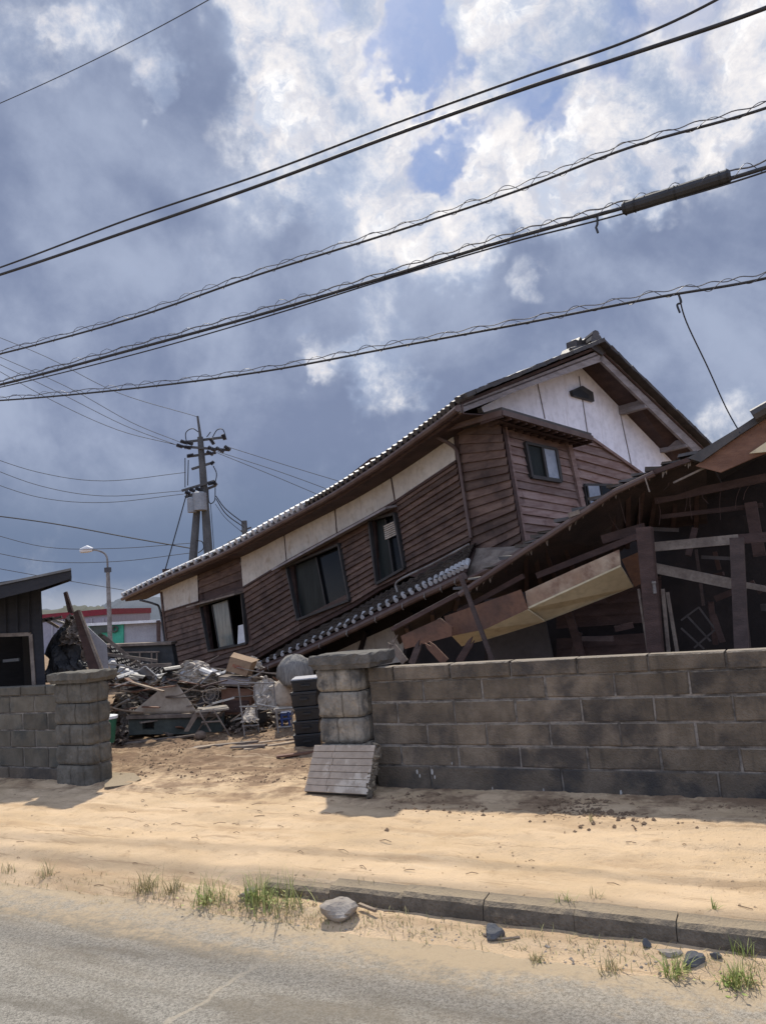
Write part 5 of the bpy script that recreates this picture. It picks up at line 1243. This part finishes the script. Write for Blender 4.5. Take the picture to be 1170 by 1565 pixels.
b = MB(); p = GR(765, 1432, -.12); p[2] = gz(p)+.012; b.tube(catmull([p-AX*.10, p-NX*.03, p+AX*.10+NX*.02], 5), .007, 5); tag(b.build('pale_twig', 'palewood'), 'pale curved twig under the dark grey rock', 'twig')
def clump(px, py, hpx, wpx, nbl, mt, label, seed, grp=None):
    c = GR(px, py, -.09); c[2] = gz(c)-.005; sc_ = np.linalg.norm(c-CP)/FPX; H = hpx*sc_; W = wpx*sc_/2; r_ = random.Random(seed); b = MB()
    for i in range(nbl):
        th = r_.uniform(0, 6.28); o = c+np.array([r_.gauss(0, W*.35), r_.gauss(0, W*.3), 0]); hh = H*r_.uniform(.35, 1.05); ln = r_.uniform(.1, 1.0)**1.0*max(W, H)*.9
        d = np.array([math.cos(th), math.sin(th), 0]); side = np.array([-d[1], d[0], 0])*r_.uniform(.0016, .0032); vs = []
        for k in range(5):
            t = k/4; p = o+d*ln*(t*.35+.65*t**2)+Zv*(hh*(t-.28*t**3*(ln/W))); wdt = (1-t**1.5)+.02; vs += [p-side*wdt, p+side*wdt]
        b.add(vs, [(2*k, 2*k+1, 2*k+3, 2*k+2) for k in range(4)])
    if mt == 'grass' and nbl > 60:
        for i in range(nbl//2):                     # broad low leaves
            o = c+np.array([r_.gauss(0, W*.5), r_.gauss(0, W*.4), r_.uniform(0, H*.3)]); th = r_.uniform(0, 6.28); d = np.array([math.cos(th), math.sin(th), r_.uniform(-.1, .6)]); sd = np.array([-math.sin(th), math.cos(th), 0]); L_ = r_.uniform(.012, .035)
            b.add([o, o+d*L_*.5+sd*L_*.28, o+d*L_, o+d*L_*.5-sd*L_*.28], [(0, 1, 2, 3)])
    tag(b.build('grass_clump', mt), label, 'grass clump', grp)
clump(322, 1370, 46, 70, 95, 'grass', 'dense bright green grass clump left of the pale standing stone', 1)
clump(430, 1380, 56, 110, 75, 'grass', 'tall green weed clump over the buried kerb end left of the largest rock', 2)
clump(392, 1374, 48, 60, 120, 'grass', 'green weeds around the pale standing stone', 31)
clump(222, 1355, 42, 46, 60, 'dry', 'sparse dry grass tuft left of the bright green clump', 3)
clump(262, 1358, 30, 46, 60, 'dry', 'low dry grass between the sparse tuft and the bright green clump', 4)
clump(70, 1334, 32, 34, 26, 'dry', 'thin dry tuft at the far left on the sand', 5)
clump(12, 1328, 18, 34, 24, 'dry', 'low dry tuft at the left edge of the sand', 6)
clump(1125, 1488, 34, 58, 110, 'grass', 'yellow-green grass clump in the gutter at the right edge', 7)
clump(1030, 1472, 36, 48, 70, 'grass', 'small green tuft left of the blue-grey rock', 8)
clump(930, 1468, 26, 52, 50, 'dry', 'dry spreading tuft in the gutter left of the small dark stone', 9)
clump(868, 1400, 26, 36, 26, 'grass', 'tiny weed growing on the kerb top right of the dark rock', 10)
clump(912, 1390, 16, 26, 14, 'dry', 'wispy dry weed on the sand behind the kerb weed', 11)
clump(1093, 1408, 20, 16, 14, 'grass', 'tiny yellow-green sprig behind the kerb near the right edge', 12)
clump(1135, 1450, 30, 36, 30, 'grass', 'small weed against the kerb face at the right edge', 13)
clump(905, 1274, 16, 18, 18, 'dry', 'little dry weed on the sand below the trampled soil', 14)
clump(160, 1366, 16, 22, 20, 'dry', 'small brown tuft alone on the sand left of the sparse dry tuft', 15)
clump(820, 1450, 14, 36, 60, 'dry', 'flattened dry grass in the gutter right of the dark grey rock', 16)
# ground cover of short weeds, litter
b = MB(); r_ = random.Random(77)
for i in range(1500):
    t = r_.random()
    if t < .6: x = r_.gauss(430, 95); y = 1392+(x-430)*.085+r_.gauss(0, 13)
    elif t < .85: x = r_.uniform(560, 1170); y = 1408+(x-560)*.115+r_.gauss(0, 10)
    else: x = r_.uniform(0, 330); y = 1345+x*.06+r_.gauss(0, 8)
    o = GR(x, y, -.12); o[2] = gz(o)-.003; th = r_.uniform(0, 6.28); d = np.array([math.cos(th), math.sin(th), 0]); side = np.array([-d[1], d[0], 0])*.0022; hh = r_.uniform(.01, .045); ln = r_.uniform(.01, .06)
    b.add([o-side, o+side, o+d*ln*.5+Zv*hh*.7+side*.7, o+d*ln*.5+Zv*hh*.7-side*.7, o+d*ln+Zv*hh], [(0, 1, 2, 3), (3, 2, 4)])
go_ = b.build('short_weeds', 'dry'); go_['kind'] = 'stuff'; tag(go_, 'short dry weeds scattered along the kerb and sand edge', 'weeds')
def clods(name, mt, label, gen, n, smin, smax, seed):
    r_ = random.Random(seed); b = MB()
    for i in range(n):
        x, y = gen(r_); o = GR(x, y, -.03)
        if float(fbm(np.array(o[0]*2.2+seed), np.array(o[1]*2.2), 3)) < r_.uniform(.44, .58): continue
        o[2] = gz(o); s_ = smin*(smax/smin)**(r_.random()**2.2); o[2] += s_*.15
        v = [o+s_*np.array([r_.uniform(.5, 1)*a, r_.uniform(.5, 1)*c_, r_.uniform(.3, .8)*e]) for a, c_, e in ((1, 0, 0), (0, 1, 0), (-1, 0, 0), (0, -1, 0), (0, 0, 1), (0, 0, -1))]
        b.add(v, [(0, 1, 4), (1, 2, 4), (2, 3, 4), (3, 0, 4), (1, 0, 5), (2, 1, 5), (3, 2, 5), (0, 3, 5)])
    o = b.build(name, mt); o['kind'] = 'stuff'; tag(o, label, 'soil')
clods('soil_crumbs', 'clod', 'dark soil crumbs scattered along the foot of the long wall', lambda r: (lambda x: (x, 1218+(x-585)*.03+abs(r.gauss(0, 16))))(r.choice([r.gauss(930, 70), r.uniform(590, 1170)])), 1500, .006, .03, 5)
clods('mud_clods', 'clod', 'brown mud clods strewn across the gateway', lambda r: (r.uniform(165, 480), 1128+72*r.random()**1.8), 4200, .004, .026, 6)
clods('sand_crumbs', 'sand', 'sandy lumps strewn over the verge', lambda r: (r.uniform(-10, 1180), r.uniform(1215, 1400)), 1500, .003, .014, 8)
clods('gravel', 'rock', 'fine gravel along the kerb gutter', lambda r: (lambda x: (x, 1400+(x-500)*.09+r.gauss(0, 16)))(r.uniform(-10, 1180)), 900, .004, .014, 9)
b = MB(); r_ = random.Random(12)
for i in range(120):
    x, y = r_.choice([(r_.gauss(330, 120), r_.uniform(1205, 1260)), (r_.gauss(900, 90), r_.uniform(1225, 1255)), (r_.uniform(0, 1170), r_.uniform(1200, 1400))])
    p = GR(x, y, -.02); p[2] = gz(p)+.006; th = r_.uniform(-.6, .6); l = r_.uniform(.02, .12); d = AX*math.cos(th)+NX*math.sin(th); b.tube([p, p+d*l*.5+Zv*r_.uniform(0, .012), p+d*l], .0025, 4)
o = b.build('twigs', 'clod'); o['kind'] = 'stuff'; tag(o, 'small dark twigs and straw scattered on the sand', 'twigs')
